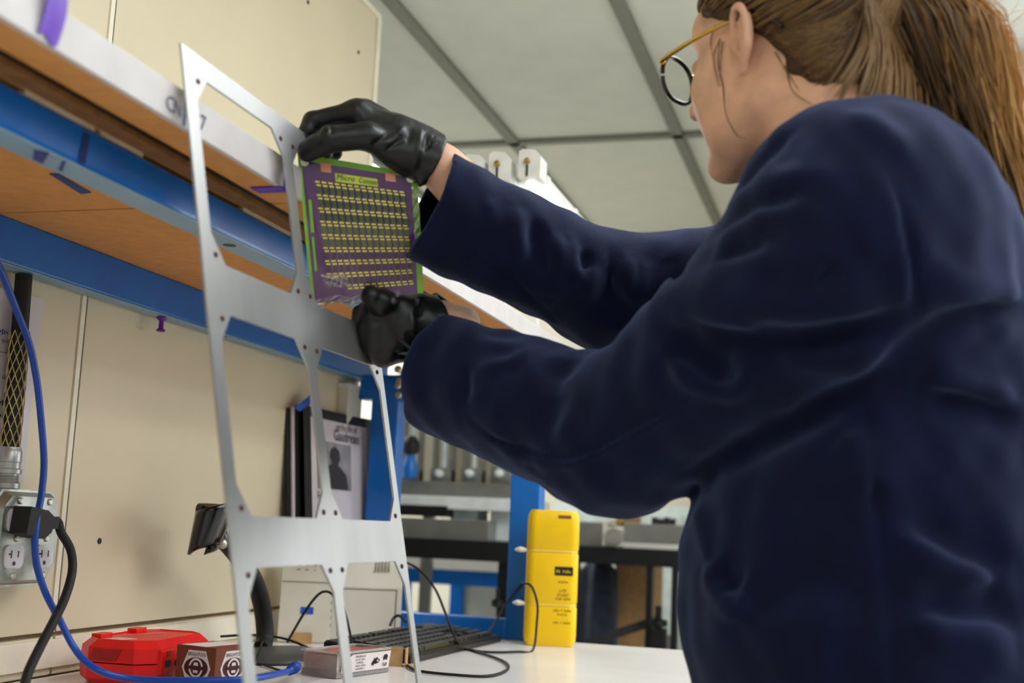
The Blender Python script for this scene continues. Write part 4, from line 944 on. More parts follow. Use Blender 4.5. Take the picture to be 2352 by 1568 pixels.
def mesh_sdf(name, prims, h, lo, hi, n=20):
    lo = np.array(lo, float); hi = np.array(hi, float); nb = np.ceil((hi-lo)/(h*n)).astype(int)
    bi = np.stack(np.meshgrid(*[np.arange(k) for k in nb], indexing='ij'), -1).reshape(-1, 3)
    ctr = lo+(bi+.5)*n*h; R = h*(n+2)*.5*1.7321
    val = np.array([f(ctr) for _, _, f in prims])
    dall = evalp([(op, k, (lambda P, v=v: v)) for (op, k, f), v in zip(prims, val)], ctr)
    keep = np.where(np.abs(dall) < R*1.35+.012)[0]
    umin = np.min(np.array([v for (op, k, f), v in zip(prims, val) if op == 'u']), axis=0)
    ax = np.arange(n+2); IJK = np.stack(np.meshgrid(ax, ax, ax, indexing='ij'), -1).reshape(-1, 3)
    S = int(nb.max()*n+8); ids_all, pos_all, quads = [], [], []
    corners = [(0, 0, 0), (1, 0, 0), (0, 1, 0), (1, 1, 0), (0, 0, 1), (1, 0, 1), (0, 1, 1), (1, 1, 1)]
    edges = [(a, b) for a in range(8) for b in range(a+1, 8) if sum(abs(corners[a][i]-corners[b][i]) for i in range(3)) == 1]
    for q in keep:
        act = []
        for i, (op, k, f) in enumerate(prims):
            v = val[i][q]
            if op == 'u' and v > umin[q]+2*R+2*k+.02: continue
            if op == 's' and v > R*1.3+k+.01: continue
            if op == 'd' and getattr(f, 'far', None) is not None and f.far(ctr[q]) > R*1.1: continue
            act.append(prims[i])
        if not act or act[0][0] != 'u': act = [p for p in act if p[0] == 'u'][:1]+[p for p in act]
        if not act or act[0][0] != 'u': continue
        node = bi[q]*n-1+IJK; P = lo+node*h
        d = evalp(act, P).reshape(n+2, n+2, n+2)
        if d.min() > 0 or d.max() < 0: continue
        s = d < 0; m = n+1
        cs = [d[c[0]:c[0]+m, c[1]:c[1]+m, c[2]:c[2]+m] for c in corners]; ss = [c < 0 for c in cs]
        cnt = sum(x.astype(np.int8) for x in ss); act_c = (cnt > 0) & (cnt < 8)
        ci = np.argwhere(act_c); 
        if not len(ci): continue
        dv = np.stack([c[act_c] for c in cs], 1); acc = np.zeros((len(ci), 3)); num = np.zeros(len(ci))
        for a, b in edges:
            x = (dv[:, a] < 0) != (dv[:, b] < 0); t = np.where(x, dv[:, a]/(dv[:, a]-dv[:, b]+1e-20), 0)
            ca, cb_ = np.array(corners[a]), np.array(corners[b]); acc += np.where(x[:, None], ca+t[:, None]*(cb_-ca), 0); num += x
        gp = bi[q]*n-1+ci
        gid = ((gp[:, 0]+2)*S+(gp[:, 1]+2))*S+(gp[:, 2]+2)
        ids_all.append(gid); pos_all.append(lo+(gp+acc/num[:, None])*h)
        for axs in range(3):
            o1, o2 = [(1, 2), (2, 0), (0, 1)][axs]
            sl0 = [slice(1, n+1)]*3; sl1 = list(sl0); sl1[axs] = slice(2, n+2)
            A, B = s[tuple(sl0)], s[tuple(sl1)]
            e = np.argwhere(A != B)
            if not len(e): continue
            flip = A[tuple(e.T)]; e = e+1+bi[q]*n-1
            u = np.zeros(3, int); u[o1] = 1; v = np.zeros(3, int); v[o2] = 1
            cells = [e-u-v, e-v, e, e-u]
            g4 = np.stack([((c[:, 0]+2)*S+(c[:, 1]+2))*S+(c[:, 2]+2) for c in cells], 1)
            g4[~flip] = g4[~flip][:, ::-1]; quads.append(g4)
    ids = np.concatenate(ids_all); pos = np.concatenate(pos_all); Q = np.concatenate(quads)
    uid, first = np.unique(ids, return_index=True); V = pos[first]
    idx = np.searchsorted(uid, Q); ok = (idx < len(uid)).all(1); idx = np.clip(idx, 0, len(uid)-1); ok &= (uid[idx] == Q).all(1); idx = idx[ok]
    me = bpy.data.meshes.new(name); me.vertices.add(len(V)); me.vertices.foreach_set('co', V.ravel())
    me.loops.add(len(idx)*4); me.loops.foreach_set('vertex_index', idx.ravel().astype(np.int32))
    me.polygons.add(len(idx)); me.polygons.foreach_set('loop_start', np.arange(0, len(idx)*4, 4, dtype=np.int32)); me.polygons.foreach_set('loop_total', np.full(len(idx), 4, dtype=np.int32))
    me.update(calc_edges=True); me.validate(); me.polygons.foreach_set('use_smooth', [True]*len(me.polygons))
    return me
def cast(prims, px, py, d0=.7, d1=1.9):
    r = ray(px, py); L = np.linalg.norm(r); t = d0
    for _ in range(120):
        v = float(evalp(prims, (CAM+r*t)[None])[0])
        if v < .0006: break
        t += v*.8/L
        if t > d1: return None
    return CAM+r*t
def fold(pts, A, wd):
    P = np.array(pts, float); a, b = P[:-1], P[1:]; ab = b-a; L2 = (ab**2).sum(1)+1e-12
    sl = np.sqrt(L2); s0 = np.concatenate([[0], np.cumsum(sl)])/sl.sum(); sl = sl/sl.sum()
    def f(X):
        best = np.full(len(X), 1e9); par = np.zeros(len(X))
        for i in range(len(a)):
            pa = X-a[i]; t = np.clip((pa@ab[i])/L2[i], 0, 1); q = ((pa-t[:, None]*ab[i])**2).sum(1)
            c = q < best; best = np.where(c, q, best); par = np.where(c, s0[i]+t*sl[i], par)
        tp = np.clip(np.minimum(par, 1-par)*3.2, 0, 1); tp = .12+.88*tp*tp*(3-2*tp)      # a fold fades out at both ends
        return A*1.15*tp*np.exp(.35-np.sqrt(best/(wd*wd*.5)+.12))
    c = P.mean(0); rad = np.sqrt(((P-c)**2).sum(1)).max()+3.2*wd
    f.far = lambda q: np.linalg.norm(q-c)-rad
    return f
def wob(amp, scl, seed, stretch=(1, 1, 1)):
    r = np.random.default_rng(seed); K = r.normal(size=(7, 3))*scl*np.array(stretch); ph = r.uniform(0, 6.28, 7)
    return lambda X: amp*np.sin(X@K.T+ph).sum(1)/7*2

# --- skeleton (metres), read off the photo
TFW = np.array([-.95, .312, 0]); TLF = np.array([-.312, -.95, 0])     # torso facing, her left
TR3 = np.array([TFW, TLF, Z_])
S1 = D(1985, 560, 1.10)
Le, Lw = D(1418, 1002, 1.238), D(1010, 748, 1.385)
Ls = D(1905, 540, 1.085)
Rs = np.array([.030, 1.395, 1.435]); Re = D(1405, 690, 1.400); Rw = D(1015, 385, 1.345)
CH = np.array([.035, 1.225, 1.30])
# --- head frame
EAR = D(1703, 92, 1.16); HS = .97
v_ = np.array([EAR[0], EAR[1], 0]); v_ /= np.linalg.norm(v_); l_ = np.array([-v_[1], v_[0], 0])
hal = math.radians(37); hp = math.radians(4)
hf0 = l_*math.cos(hal)+v_*math.sin(hal); HLf = np.array([-hf0[1], hf0[0], 0])
HF = hf0*math.cos(hp)-Z_*math.sin(hp); HU = hf0*math.sin(hp)+Z_*math.cos(hp)
H0 = EAR-HLf*.078*HS
HR = np.array([HF, HLf, HU])
def HP(a, b, c): return H0+HS*(HF*a+HLf*b+HU*c)
def hel(c, r): return el(HP(*c), np.array(r)*HS, HR)
def hrc(a, b, r1, r2=None): return rc(HP(*a), HP(*b), r1*HS, (r1 if r2 is None else r2)*HS)
NB = D(1905, 400, 1.185)          # neck base
NBm = np.array([.005, 1.245, 1.47])

# --- hands: joints (wrist, palm, five fingers)
RH_ = dict(
    wrist=Rw,
    mcp=[D(822, 262, 1.325), D(835, 258, 1.345), D(850, 270, 1.362), D(868, 288, 1.375)],
    fing=[[D(822, 255, 1.325), D(722, 278, 1.328), D(700, 318, 1.326), D(703, 352, 1.322)],
          [D(835, 258, 1.345), D(735, 285, 1.345), D(715, 325, 1.340), D(722, 355, 1.330)],
          [D(850, 272, 1.362), D(760, 298, 1.360), D(738, 330, 1.350), D(745, 352, 1.338)],
          [D(868, 290, 1.375), D(790, 312, 1.372), D(768, 338, 1.360), D(770, 352, 1.350)]],
    thumb=[D(935, 358, 1.325), D(842, 314, 1.300), D(762, 318, 1.292), D(707, 347, 1.300)], wr=.0235)
LH_ = dict(
    wrist=Lw,
    mcp=[D(866, 718, 1.352), D(856, 750, 1.350), D(862, 784, 1.352), D(882, 814, 1.358)],
    fing=[[D(862, 720, 1.350), D(832, 722, 1.372), D(838, 716, 1.392), D(858, 706, 1.392)],
          [D(852, 752, 1.350), D(826, 754, 1.374), D(834, 752, 1.398), D(858, 748, 1.400)],
          [D(858, 786, 1.352), D(834, 788, 1.376), D(842, 788, 1.400), D(866, 786, 1.402)],
          [D(880, 815, 1.358), D(858, 816, 1.380), D(864, 816, 1.400), D(886, 812, 1.402)]],
    thumb=[D(955, 716, 1.372), D(904, 704, 1.348), D(872, 692, 1.328), D(853, 680, 1.320)], wr=.0235)
def hand_prims(H, add=0., k=.010):
    o = []; W = H['wrist']; m = H['mcp']; R0 = (.0140, .0142, .0136, .0125)
    mid = sum(m)/4; ax = (W-mid)/np.linalg.norm(W-mid)
    for i in range(4):
        base = W+(m[i]-mid)*.55
        o.append(('u', k*1.4, rc(base, m[i], .0165+add, R0[i]+add)))
    # heel of the hand and wrist
    o.append(('u', k*2, rc(mid*.45+W*.55, W+ax*.03, .0215+add, H['wr']+add)))
    t = H['thumb']
    o.append(('u', k*1.6, rc(t[0], t[1], .0175+add, .0130+add)))
    for i, fj in enumerate(H['fing']):
        r = np.array([.0112, .0100, .0092, .0082])*(1, 1.02, .97, .88)[i]+add
        kk = .008
        for j in range(3):
            o.append(('u', kk if j == 0 else .003, rc(fj[j], fj[j+1], r[j], r[j+1])))
    o.append(('u', .006, rc(t[1], t[2], .0136+add, .0128+add))); o.append(('u', .003, rc(t[2], t[3], .0128+add, .0108+add)))
    return o

# --- body: head, neck, trunk, arms and hands in one surface
B = []
B.append(('u', 0, hel((-.012, 0, .042), (.098, .074, .092))))          # cranium
B.append(('u', .03, hel((.040, 0, -.015), (.058, .060, .078))))         # face
B.append(('u', .02, hel((.072, 0, .050), (.030, .050, .036))))          # forehead / brow
B.append(('u', .02, hrc((.002, .047, -.055), (.078, .010, -.090), .017, .015)))   # jaw
B.append(('u', .02, hrc((.002, -.047, -.055), (.078, -.010, -.090), .017, .015)))
B.append(('u', .012, hel((.085, 0, -.092), (.016, .017, .014))))        # chin
B.append(('u', .02, hel((.066, .034, -.020), (.026, .022, .026))))      # cheeks
B.append(('u', .02, hel((.066, -.034, -.020), (.026, .022, .026))))
B.append(('u', .010, hrc((.093, 0, .022), (.113, 0, -.016), .0075, .0105)))      # nose
B.append(('u', .005, hel((.117, 0, -.020), (.011, .010, .009))))
B.append(('u', .005, hel((.105, .011, -.024), (.010, .007, .007)))); B.append(('u', .005, hel((.105, -.011, -.024), (.010, .007, .007))))
B.append(('s', .003, hel((.108, .008, -.031), (.006, .003, .004)))); B.append(('s', .003, hel((.108, -.008, -.031), (.006, .003, .004))))
B.append(('s', .012, hel((.094, .032, .014), (.012, .016, .011)))); B.append(('s', .012, hel((.094, -.032, .014), (.012, .016, .011))))   # eye sockets
B.append(('u', .004, hel((.084, .032, .012), (.012, .0125, .010)))); B.append(('u', .004, hel((.084, -.032, .012), (.012, .0125, .010))))
B.append(('u', .008, hel((.0895, 0, -.050), (.010, .021, .005)))); B.append(('u', .008, hel((.0880, 0, -.060), (.010, .018, .006))))        # lips
B.append(('s', .003, hel((.101, 0, -.0550), (.006, .018, .0010))))
B.append(('u', .03, hel((.052, .030, -.055), (.026, .022, .030)))); B.append(('u', .03, hel((.052, -.030, -.055), (.026, .022, .030))))
B.append(('u', .035, hrc((-.030, 0, -.030), (-.060, 0, -.135), .056, .056)))     # neck
B.append(('u', .03, rc(HP(-.055, 0, -.115), NBm-Z_*.02, .055, .065)))
# ear (left)
def earp(a, b, c): return (a-.004, b, c)
eo = math.radians(32); ER = np.array([HF*math.cos(eo)-HLf*math.sin(eo)*-1, HLf*math.cos(eo)-HF*math.sin(eo), HU])   # turned off the head
ER[0] = HF*math.cos(eo)+HLf*math.sin(eo)*-1; ER[1] = HLf*math.cos(eo)+HF*math.sin(eo)
EC = HP(.004, .070, .0)
def EP(x, y, z): return EC+HS*(-ER[0]*x+ER[1]*y+ER[2]*z)        # x: backwards along the ear blade, y: outwards, z: up
def eare(c, r): return el(EP(*c), np.array(r)*HS, ER)
B.append(('u', .004, eare((.012, .003, .002), (.019, .0042, .029))))
hx = [(-.004, .006, -.004), (-.003, .008, .012), (.002, .010, .025), (.012, .011, .0315), (.023, .011, .028), (.030, .010, .017), (.031, .009, .004), (.027, .008, -.010), (.019, .007, -.020), (.010, .006, -.028)]
hx = spline([EP(*q) for q in hx], 3)
for i in range(len(hx)-1): B.append(('u', .002, rc(hx[i], hx[i+1], .0036*HS)))
B.append(('u', .004, eare((.006, .004, -.029), (.0075, .0042, .0085))))       # lobe
ah = spline([EP(*q) for q in ((.010, .006, -.016), (.018, .008, -.004), (.019, .008, .008), (.014, .007, .019))], 3)
for i in range(len(ah)-1): B.append(('u', .003, rc(ah[i], ah[i+1], .0028*HS)))
B.append(('s', .003, eare((.006, .009, -.002), (.0085, .0075, .012))))
B.append(('u', .003, eare((-.003, .006, -.004), (.0035, .004, .006))))
# trunk and arms inside the jacket
B.append(('u', .05, el(CH+np.array([.015, .03, 0]), (.085, .115, .17), TR3)))
B.append(('u', .06, el(CH+np.array([-.005, .01, -.25]), (.095, .105, .20), TR3)))
B.append(('u', .05, rc(Ls-TLF*.03-Z_*.01, Rs-Z_*.01, .048, .048)))
B.append(('u', .03, rc(Ls, Le, .045, .036))); B.append(('u', .02, rc(Le, Lw, .036, .0245)))
B.append(('u', .03, rc(Rs, Re, .045, .036))); Rm = D(1130, 520, 1.365); B.append(('u', .02, rc(Re, Rm, .036, .030))); B.append(('u', .02, rc(Rm, Rw, .030, .0245)))
HIP = CH+np.array([.045, -.025, -.46])
B.append(('u', .06, el(HIP+Z_*-.02, (.09, .125, .12), TR3)))
for s in (-1, 1):
    hj = HIP+TLF*.085*s-Z_*.03; kn = hj+np.array([-.01, 0, -.38]); an = np.array([kn[0]+.01, kn[1], .09])
    B.append(('u', .04, rc(hj, kn, .075, .052))); B.append(('u', .03, rc(kn, an, .052, .036)))
B += hand_prims(RH_, -.0045); B += hand_prims(LH_, -.0045)
mat('skin', 'E6B393', .46, var=.08, scale=40, bump=.06, bscale=500, sss=.25)
allp = np.array([HP(0, 0, .14), HP(0, 0, -.2), Ls, Le, Lw, Rs, Re, Rw, CH, HIP]+RH_['thumb']+LH_['thumb']+[p for f in RH_['fing']+LH_['fing'] for p in f])
lo, hi = allp.min(0)-.22, allp.max(0)+.22; lo[2] = .03
person = thing('person', 'person with a ponytail, glasses, navy work jacket and black gloves holding up a film', 'person', (HIP[0], HIP[1], 0))
obj('body', mesh_sdf('body', B, .0026, lo, hi), 'skin', person)

# --- jacket
J = []
Lc, Rc = D(1010, 858, 1.375), D(984, 470, 1.338)          # cuff centres
LcA = (Lc-Le)/np.linalg.norm(Lc-Le); Re2 = D(1400, 672, 1.395); RcA = (Rc-Re2)/np.linalg.norm(Rc-Re2)
J.append(('u', 0, el(S1, (.124, .124, .124))))
J.append(('u', .05, el(Rs-Z_*.005, (.10, .10, .095))))
J.append(('u', .08, el(CH+np.array([.02, .02, -.02]), (.150, .160, .22), TR3)))
J.append(('u', .08, el(CH+np.array([-.030, .005, -.205]), (.182, .165, .215), TR3)))
J.append(('u', .08, el(HIP+np.array([.028, 0, -.03]), (.178, .205, .26), TR3)))
J.append(('u', .05, rc(NBm-Z_*.03+TLF*.03, S1+Z_*.03, .075, .09)))
J.append(('u', .05, rc(NBm-Z_*.03, Rs, .075, .085)))
J.append(('u', .020, rc(S1*.70+Ls*.30-Z_*.025, Le, .112, .077)))
J.append(('u', .030, inter(rc(Le, Lc+LcA*.1, .076, .064), half(Lc, LcA))))
J.append(('u', .030, rc(Rs, Re2, .088, .064)))
J.append(('u', .025, inter(rc(Re2, Rc+RcA*.1, .063, .0645), half(Rc, RcA))))
nb_ = HP(-.060, 0, -.150)
nbt = HP(-.050, 0, -.118)
J.append(('u', .012, inter(rc(nb_-Z_*.02, nbt, .078, .071), half(nbt, HU*.9-HF*.25))))      # stand collar
J.append(('s', .004, rc(nb_-HU*.005, nbt+HU*.08, .064, .066)))
J.append(('s', .003, inter(rc(Le, Lc+LcA*.1, .060, .0555), half(Lc-LcA*.055, -LcA))))
J.append(('s', .003, inter(rc(Re2, Rc+RcA*.1, .052, .0545), half(Rc-RcA*.055, -RcA))))
hem = HIP[2]-.16
J.append(('s', .004, half((0, 0, hem), Z_)) if False else ('s', .004, lambda P: P[:, 2]-hem))
base = list(J); FG = 2.0
def FO(pts, A, wd):
    q = [cast(base, *p) for p in pts]; q = [p for p in q if p is not None]
    if len(q) >= 2: J.append(('d', 0, fold(spline(q, 3), A*FG*(1.5 if abs(A) > .0055 else 1.), wd*.85)))
for pts, A, wd in (
    # far sleeve
    ([(1180, 470), (1188, 540), (1196, 610)], .0065, .010), ([(1225, 500), (1235, 570), (1262, 640)], -.006, .010),
    ([(1262, 530), (1285, 600), (1275, 690)], .0075, .010), ([(1310, 545), (1318, 620), (1348, 652), (1366, 600)], .0075, .008), ([(1340, 575), (1345, 625)], -.006, .008),
    ([(1437, 585), (1447, 660), (1465, 676), (1482, 620)], .0075, .008), ([(1402, 580), (1396, 700), (1402, 780)], -.0085, .013), ([(1530, 590), (1548, 660)], .006, .009),
    ([(1225, 620), (1235, 720)], .004, .012), ([(1110, 450), (1150, 540)], .003, .012), ([(1490, 590), (1500, 680)], -.006, .010),
    ([(1012, 545), (1100, 592), (1200, 665), (1310, 768)], -.0022, .0045),
    # near sleeve
    ([(1052, 735), (1110, 790), (1215, 800)], .0050, .010), ([(1090, 850), (1170, 835), (1240, 800)], .0050, .009), ([(1045, 850), (1048, 965)], .0035, .010), ([(1070, 830), (1075, 930)], -.003, .010),
    ([(1165, 850), (1145, 990)], .0050, .010), ([(1310, 812), (1262, 900), (1258, 1010)], -.0095, .014), ([(1292, 840), (1268, 900), (1264, 930)], .0070, .007), ([(1110, 985), (1160, 1090)], .0040, .009),
    ([(1200, 1060), (1280, 1120)], .003, .010), ([(1082, 962), (1170, 1022), (1310, 1052), (1500, 958), (1660, 880)], -.0055, .0055), ([(1082, 974), (1170, 1034), (1310, 1064), (1500, 970), (1660, 892)], .0040, .006),
    # upper arm rolls
    ([(1482, 726), (1560, 690), (1660, 722), (1760, 780)], .011, .016), ([(1540, 755), (1640, 850), (1700, 876)], -.015, .016), ([(1525, 810), (1610, 885), (1690, 892), (1735, 835)], .008, .010),
    ([(1600, 735), (1720, 785), (1880, 778), (2080, 728)], -.016, .016), ([(1560, 650), (1700, 690), (1860, 715), (2060, 690)], .008, .020), ([(1740, 800), (1900, 822), (2060, 800)], .006, .022),
    ([(2020, 860), (2120, 780), (2250, 715), (2350, 705)], -.014, .011), ([(2130, 600), (2210, 660), (2290, 680), (2350, 690)], .0075, .016),
    ([(1570, 660), (1540, 600)], -.010, .012), ([(1850, 690), (1925, 590)], -.003, .006),
    ([(1590, 1085), (1780, 1000), (1950, 900), (2040, 840)], -.012, .010),
    # shoulder drag lines
    ([(1672, 470), (1790, 415), (1900, 395)], .0055, .011), ([(1690, 440), (1760, 350), (1820, 300)], -.006, .010), ([(1640, 560), (1740, 505), (1880, 490)], .0055, .011), ([(1650, 525), (1760, 465), (1870, 450)], -.0045, .011),
    ([(1620, 640), (1760, 600), (1900, 610)], .0045, .012), ([(1640, 600), (1780, 555)], -.0045, .012), ([(1930, 260), (2030, 300), (2100, 380)], .004, .016),
    ([(2045, 400), (2085, 560), (2105, 720), (2105, 820)], -.0036, .006), ([(2030, 400), (2070, 560), (2088, 720)], .0024, .009),
    # trunk
    ([(1985, 960), (2010, 1150), (2040, 1350), (2055, 1560)], -.005, .007), ([(2120, 900), (2230, 930), (2345, 970)], -.008, .016), ([(2110, 870), (2230, 890), (2345, 930)], .006, .014),
    ([(1615, 1290), (1660, 1370), (1690, 1400), (1720, 1350)], .008, .011), ([(1640, 1300), (1690, 1360)], -.008, .014), ([(1700, 1420), (1820, 1330), (1920, 1330), (2000, 1400)], -.010, .022),
    ([(2060, 1230), (2180, 1290), (2300, 1340)], .008, .016), ([(2080, 1180), (2200, 1260), (2330, 1290)], -.008, .018), ([(2080, 1440), (2200, 1450), (2340, 1470)], .008, .018), ([(2090, 1390), (2220, 1400), (2345, 1400)], -.008, .02),
    ([(1930, 990), (1975, 1060), (1990, 1150)], .006, .016), ([(1600, 1160), (1630, 1290)], .004, .012)):
    FO(pts, A, wd)
J.append(('d', 0, wob(.0022, 42, 3))); J.append(('d', 0, wob(.0012, 95, 5)))
mat('jacket_navy', '060A28', .84, var=.15, scale=25, bump=.4, bscale=900, sheen=.24, spec=.16)
MATS['jacket_navy'].node_tree.nodes['Principled BSDF'].inputs['Sheen Tint'].default_value = (.42, .54, 1., 1)
obj('jacket', mesh_sdf('jacket', J, .0036, lo, hi), 'jacket_navy', person, label='dark navy cotton work jacket with wide cuffs')
# --- trousers and shoes
T = []
T.append(('u', 0, el(HIP+Z_*-.02, (.115, .165, .15), TR3)))
for s in (-1, 1):
    hj = HIP+TLF*.085*s-Z_*.03; kn = hj+np.array([-.01, 0, -.38]); an = np.array([kn[0]+.01, kn[1], .07])
    T.append(('u', .04, rc(hj, kn, .092, .072))); T.append(('u', .03, rc(kn, an, .072, .060)))
    sh = [[an+TFW*(.055+.13*math.cos(a)*q)+TLF*(.046*math.sin(a)*q)+Z_*(z-an[2]) for a in np.linspace(0, 2*math.pi, 25)[:-1]] for z, q in ((.001, 1.), (.02, 1.03), (.05, .92), (.075, .6))]
    obj('shoe', loft(G(), sh), 'black_soft', person, 60)
T.append(('s', .0, lambda P: P[:, 2]-.06 if False else .055-P[:, 2]))
T[-1] = ('s', 0, lambda P: P[:, 2]-.055)
T.append(('d', 0, wob(.003, 30, 9)))
mat('trousers', '15161B', .85, var=.1, sheen=.2)
obj('trousers', mesh_sdf('trousers', T, .008, lo, hi), 'trousers', person)
# --- gloves
mat('nitrile', '0A0A0B', .42, var=.1, scale=60, bump=.35, bscale=120, spec=.5)
for H, cuff, seed, nm in ((RH_, [D(905, 325, 1.335), D(968, 355, 1.338), D(992, 368, 1.342)], 11, 'upper'), (LH_, [D(930, 752, 1.362), D(970, 756, 1.372), D(1002, 752, 1.382)], 12, 'lower')):
    g = hand_prims(H, .0012)
    ax = cuff[2]-cuff[1]; ax /= np.linalg.norm(ax)
    g.append(('u', .012, inter(rc(cuff[0], cuff[2]+ax*.05, .0285, .0320), half(cuff[2], ax))))
    g.append(('s', .0015, inter(rc(cuff[1]-ax*.004, cuff[2]+ax*.05, .0262, .0296), half(cuff[1], -ax))))
    g.append(('s', .002, half(cuff[2]+ax*.002, -ax)))
    base = list(g); FG = 1.8
    J = g
    if nm == 'upper':
        for pts, A, wd in (([(905, 300), (850, 335), (800, 350)], -.0016, .004), ([(930, 315), (880, 350), (835, 362)], -.0018, .004), ([(950, 340), (900, 380)], .0016, .004), ([(925, 290), (915, 310)], .002, .003), ([(945, 292), (935, 330)], -.002, .004),
                           ([(705, 282), (712, 310)], .0015, .0035), ([(722, 280), (735, 312)], -.0018, .0035), ([(740, 282), (752, 308)], .0016, .0035), ([(760, 285), (762, 312)], -.0018, .003), ([(715, 252), (770, 268)], -.0015, .005), ([(968, 300), (960, 345), (950, 390)], .0026, .0035), ([(980, 305), (975, 350)], -.0022, .0035)): FO(pts, A, wd)
        g.append(('u', .008, rc(D(962, 385, 1.325), D(966, 418, 1.322), .008, .004)))
    else:
        for pts, A, wd in (([(900, 800), (940, 825), (965, 832)], -.0022, .004), ([(905, 775), (940, 805), (968, 815)], -.0022, .004), ([(930, 760), (955, 790)], -.0018, .004), ([(890, 790), (930, 820)], .0018, .004), ([(955, 680), (945, 720), (950, 770)], .0020, .004), ([(970, 680), (962, 730)], -.0020, .004), ([(840, 710), (848, 730)], .0014, .004)): FO(pts, A, wd)
        g.append(('u', .006, rc(D(1003, 680, 1.385), D(1072, 727, 1.405), .004, .003)))
    g.append(('d', 0, wob(.0007, 160, seed)))
    pts = np.array([H['wrist']]+H['thumb']+[p for f in H['fing'] for p in f]+cuff)
    obj('glove', mesh_sdf('glove', g, .0016, pts.min(0)-.06, pts.max(0)+.06), 'nitrile', person, label='thin black nitrile glove')

# --- hair: a swept-back cap, strands gathered at the back, and a ponytail
def hairmat(name, dark, light):
    m = bpy.data.materials.new(name); m.use_nodes = True; nt = m.node_tree; b = nt.nodes['Principled BSDF']
    at = nt.nodes.new('ShaderNodeAttribute'); at.attribute_name = 'tone'
    mx = nt.nodes.new('ShaderNodeMix'); mx.data_type = 'RGBA'; mx.inputs[6].default_value = lin(dark); mx.inputs[7].default_value = lin(light)
    nt.links.new(at.outputs['Fac'], mx.inputs[0]); nt.links.new(mx.outputs[2], b.inputs['Base Color'])
    b.inputs['Roughness'].default_value = .38; b.inputs['Specular IOR Level'].default_value = .5; b.inputs['Sheen Weight'].default_value = .2
    tr = nt.nodes.new('ShaderNodeBsdfTranslucent'); nt.links.new(mx.outputs[2], tr.inputs['Color']); ms = nt.nodes.new('ShaderNodeMixShader'); ms.inputs[0].default_value = .35
    nt.links.new(b.outputs[0], ms.inputs[1]); nt.links.new(tr.outputs[0], ms.inputs[2]); nt.links.new(ms.outputs[0], nt.nodes['Material Output'].inputs['Surface'])
    MATS[name] = m; return m
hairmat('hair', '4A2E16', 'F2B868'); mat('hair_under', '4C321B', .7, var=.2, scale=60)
cap = [('u', 0, inter(hel((-.016, 0, .046), (.108, .084, .101)), lambda P: (lambda q: (np.where(q[:, 0] > .0, .018+.62*q[:, 0], .018+.95*q[:, 0])-q[:, 2])*.7)(((P-H0)/HS)@HR.T)))]
cap.append(('u', .02, inter(hel((-.050, 0, -.022), (.056, .060, .072)), lambda P: (lambda q: (q[:, 0]*.85+.030+.38*q[:, 2]))(((P-H0)/HS)@HR.T))))
cap.append(('d', 0, wob(.0016, 120, 21)))
capm = mesh_sdf('hair_cap', cap, .0030, H0-.2, H0+.2)
obj('hair_cap', capm, 'hair_under', person)
TIE = HP(-.128, 0, .062)
HC = np.array([-.016, 0, .046]); HRAD = np.array([.110, .086, .103])
strands = []      # (points, radii, tone0, tone1)
r_ = np.random.default_rng(5)
def loc2w(q): return HP(*q)
tl_dir = (np.array([-.128, 0, .062])-HC)/HRAD; tl_dir /= np.linalg.norm(tl_dir)
n_s = 0
while n_s < 900:
    d = r_.normal(size=3); d /= np.linalg.norm(d); q = HC+d*HRAD
    ln = (.020+.62*q[0]) if q[0] > 0 else (.020+.95*q[0])
    edge = q[2]-ln
    if edge < 0 or q[0] < -.10: continue
    if n_s < 420 and edge > .022: continue
    n_s += 1; pts = []; lift = 1+r_.uniform(0, .035)
    wv = r_.normal(size=3)*.03
    for t in np.linspace(0, 1, 10):
        e = d*(1-t)+tl_dir*t+wv*math.sin(math.pi*t); e /= np.linalg.norm(e)
        pts.append(loc2w(HC+e*HRAD*(lift+.02*math.sin(math.pi*t))))
    tn = r_.uniform(.02, .42)
    strands.append((pts, [.0006, .0014, .0016, .0013], tn, tn*.8))
# ponytail
cen = spline([TIE, D(2090, -30, 1.175), D(2150, 60, 1.165), D(2195, 190, 1.175), D(2235, 320, 1.19), D(2285, 450, 1.20), D(2325, 580, 1.205), D(2350, 720, 1.205), D(2368, 880, 1.20), D(2380, 1060, 1.195), D(2385, 1200, 1.19)], 4)
rad = np.interp(np.linspace(0, 1, len(cen)), [0, .08, .2, .34, .5, .7, .88, 1], [.016, .034, .053, .048, .037, .029, .022, .008])
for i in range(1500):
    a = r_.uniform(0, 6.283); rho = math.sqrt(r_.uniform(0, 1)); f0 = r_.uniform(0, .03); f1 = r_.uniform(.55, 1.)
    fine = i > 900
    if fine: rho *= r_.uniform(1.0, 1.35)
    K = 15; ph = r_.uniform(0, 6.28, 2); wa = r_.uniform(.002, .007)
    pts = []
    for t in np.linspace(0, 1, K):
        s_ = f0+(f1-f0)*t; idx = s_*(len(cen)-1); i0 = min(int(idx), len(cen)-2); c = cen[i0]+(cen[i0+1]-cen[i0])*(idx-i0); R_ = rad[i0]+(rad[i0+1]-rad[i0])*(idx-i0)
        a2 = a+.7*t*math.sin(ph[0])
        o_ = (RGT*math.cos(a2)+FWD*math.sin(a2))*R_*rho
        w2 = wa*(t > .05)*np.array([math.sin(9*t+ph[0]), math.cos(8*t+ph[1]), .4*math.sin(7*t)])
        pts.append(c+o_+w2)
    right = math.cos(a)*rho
    tn = float(np.clip(.50+.45*right+r_.normal()*.14, .05, 1.))  # tone rises on the right side to paint in the backlight
    strands.append((pts, ([.0005, .0007, .0006, .0003] if fine else [.0012, .0022, .0020, .0005]), tn*.55, tn))
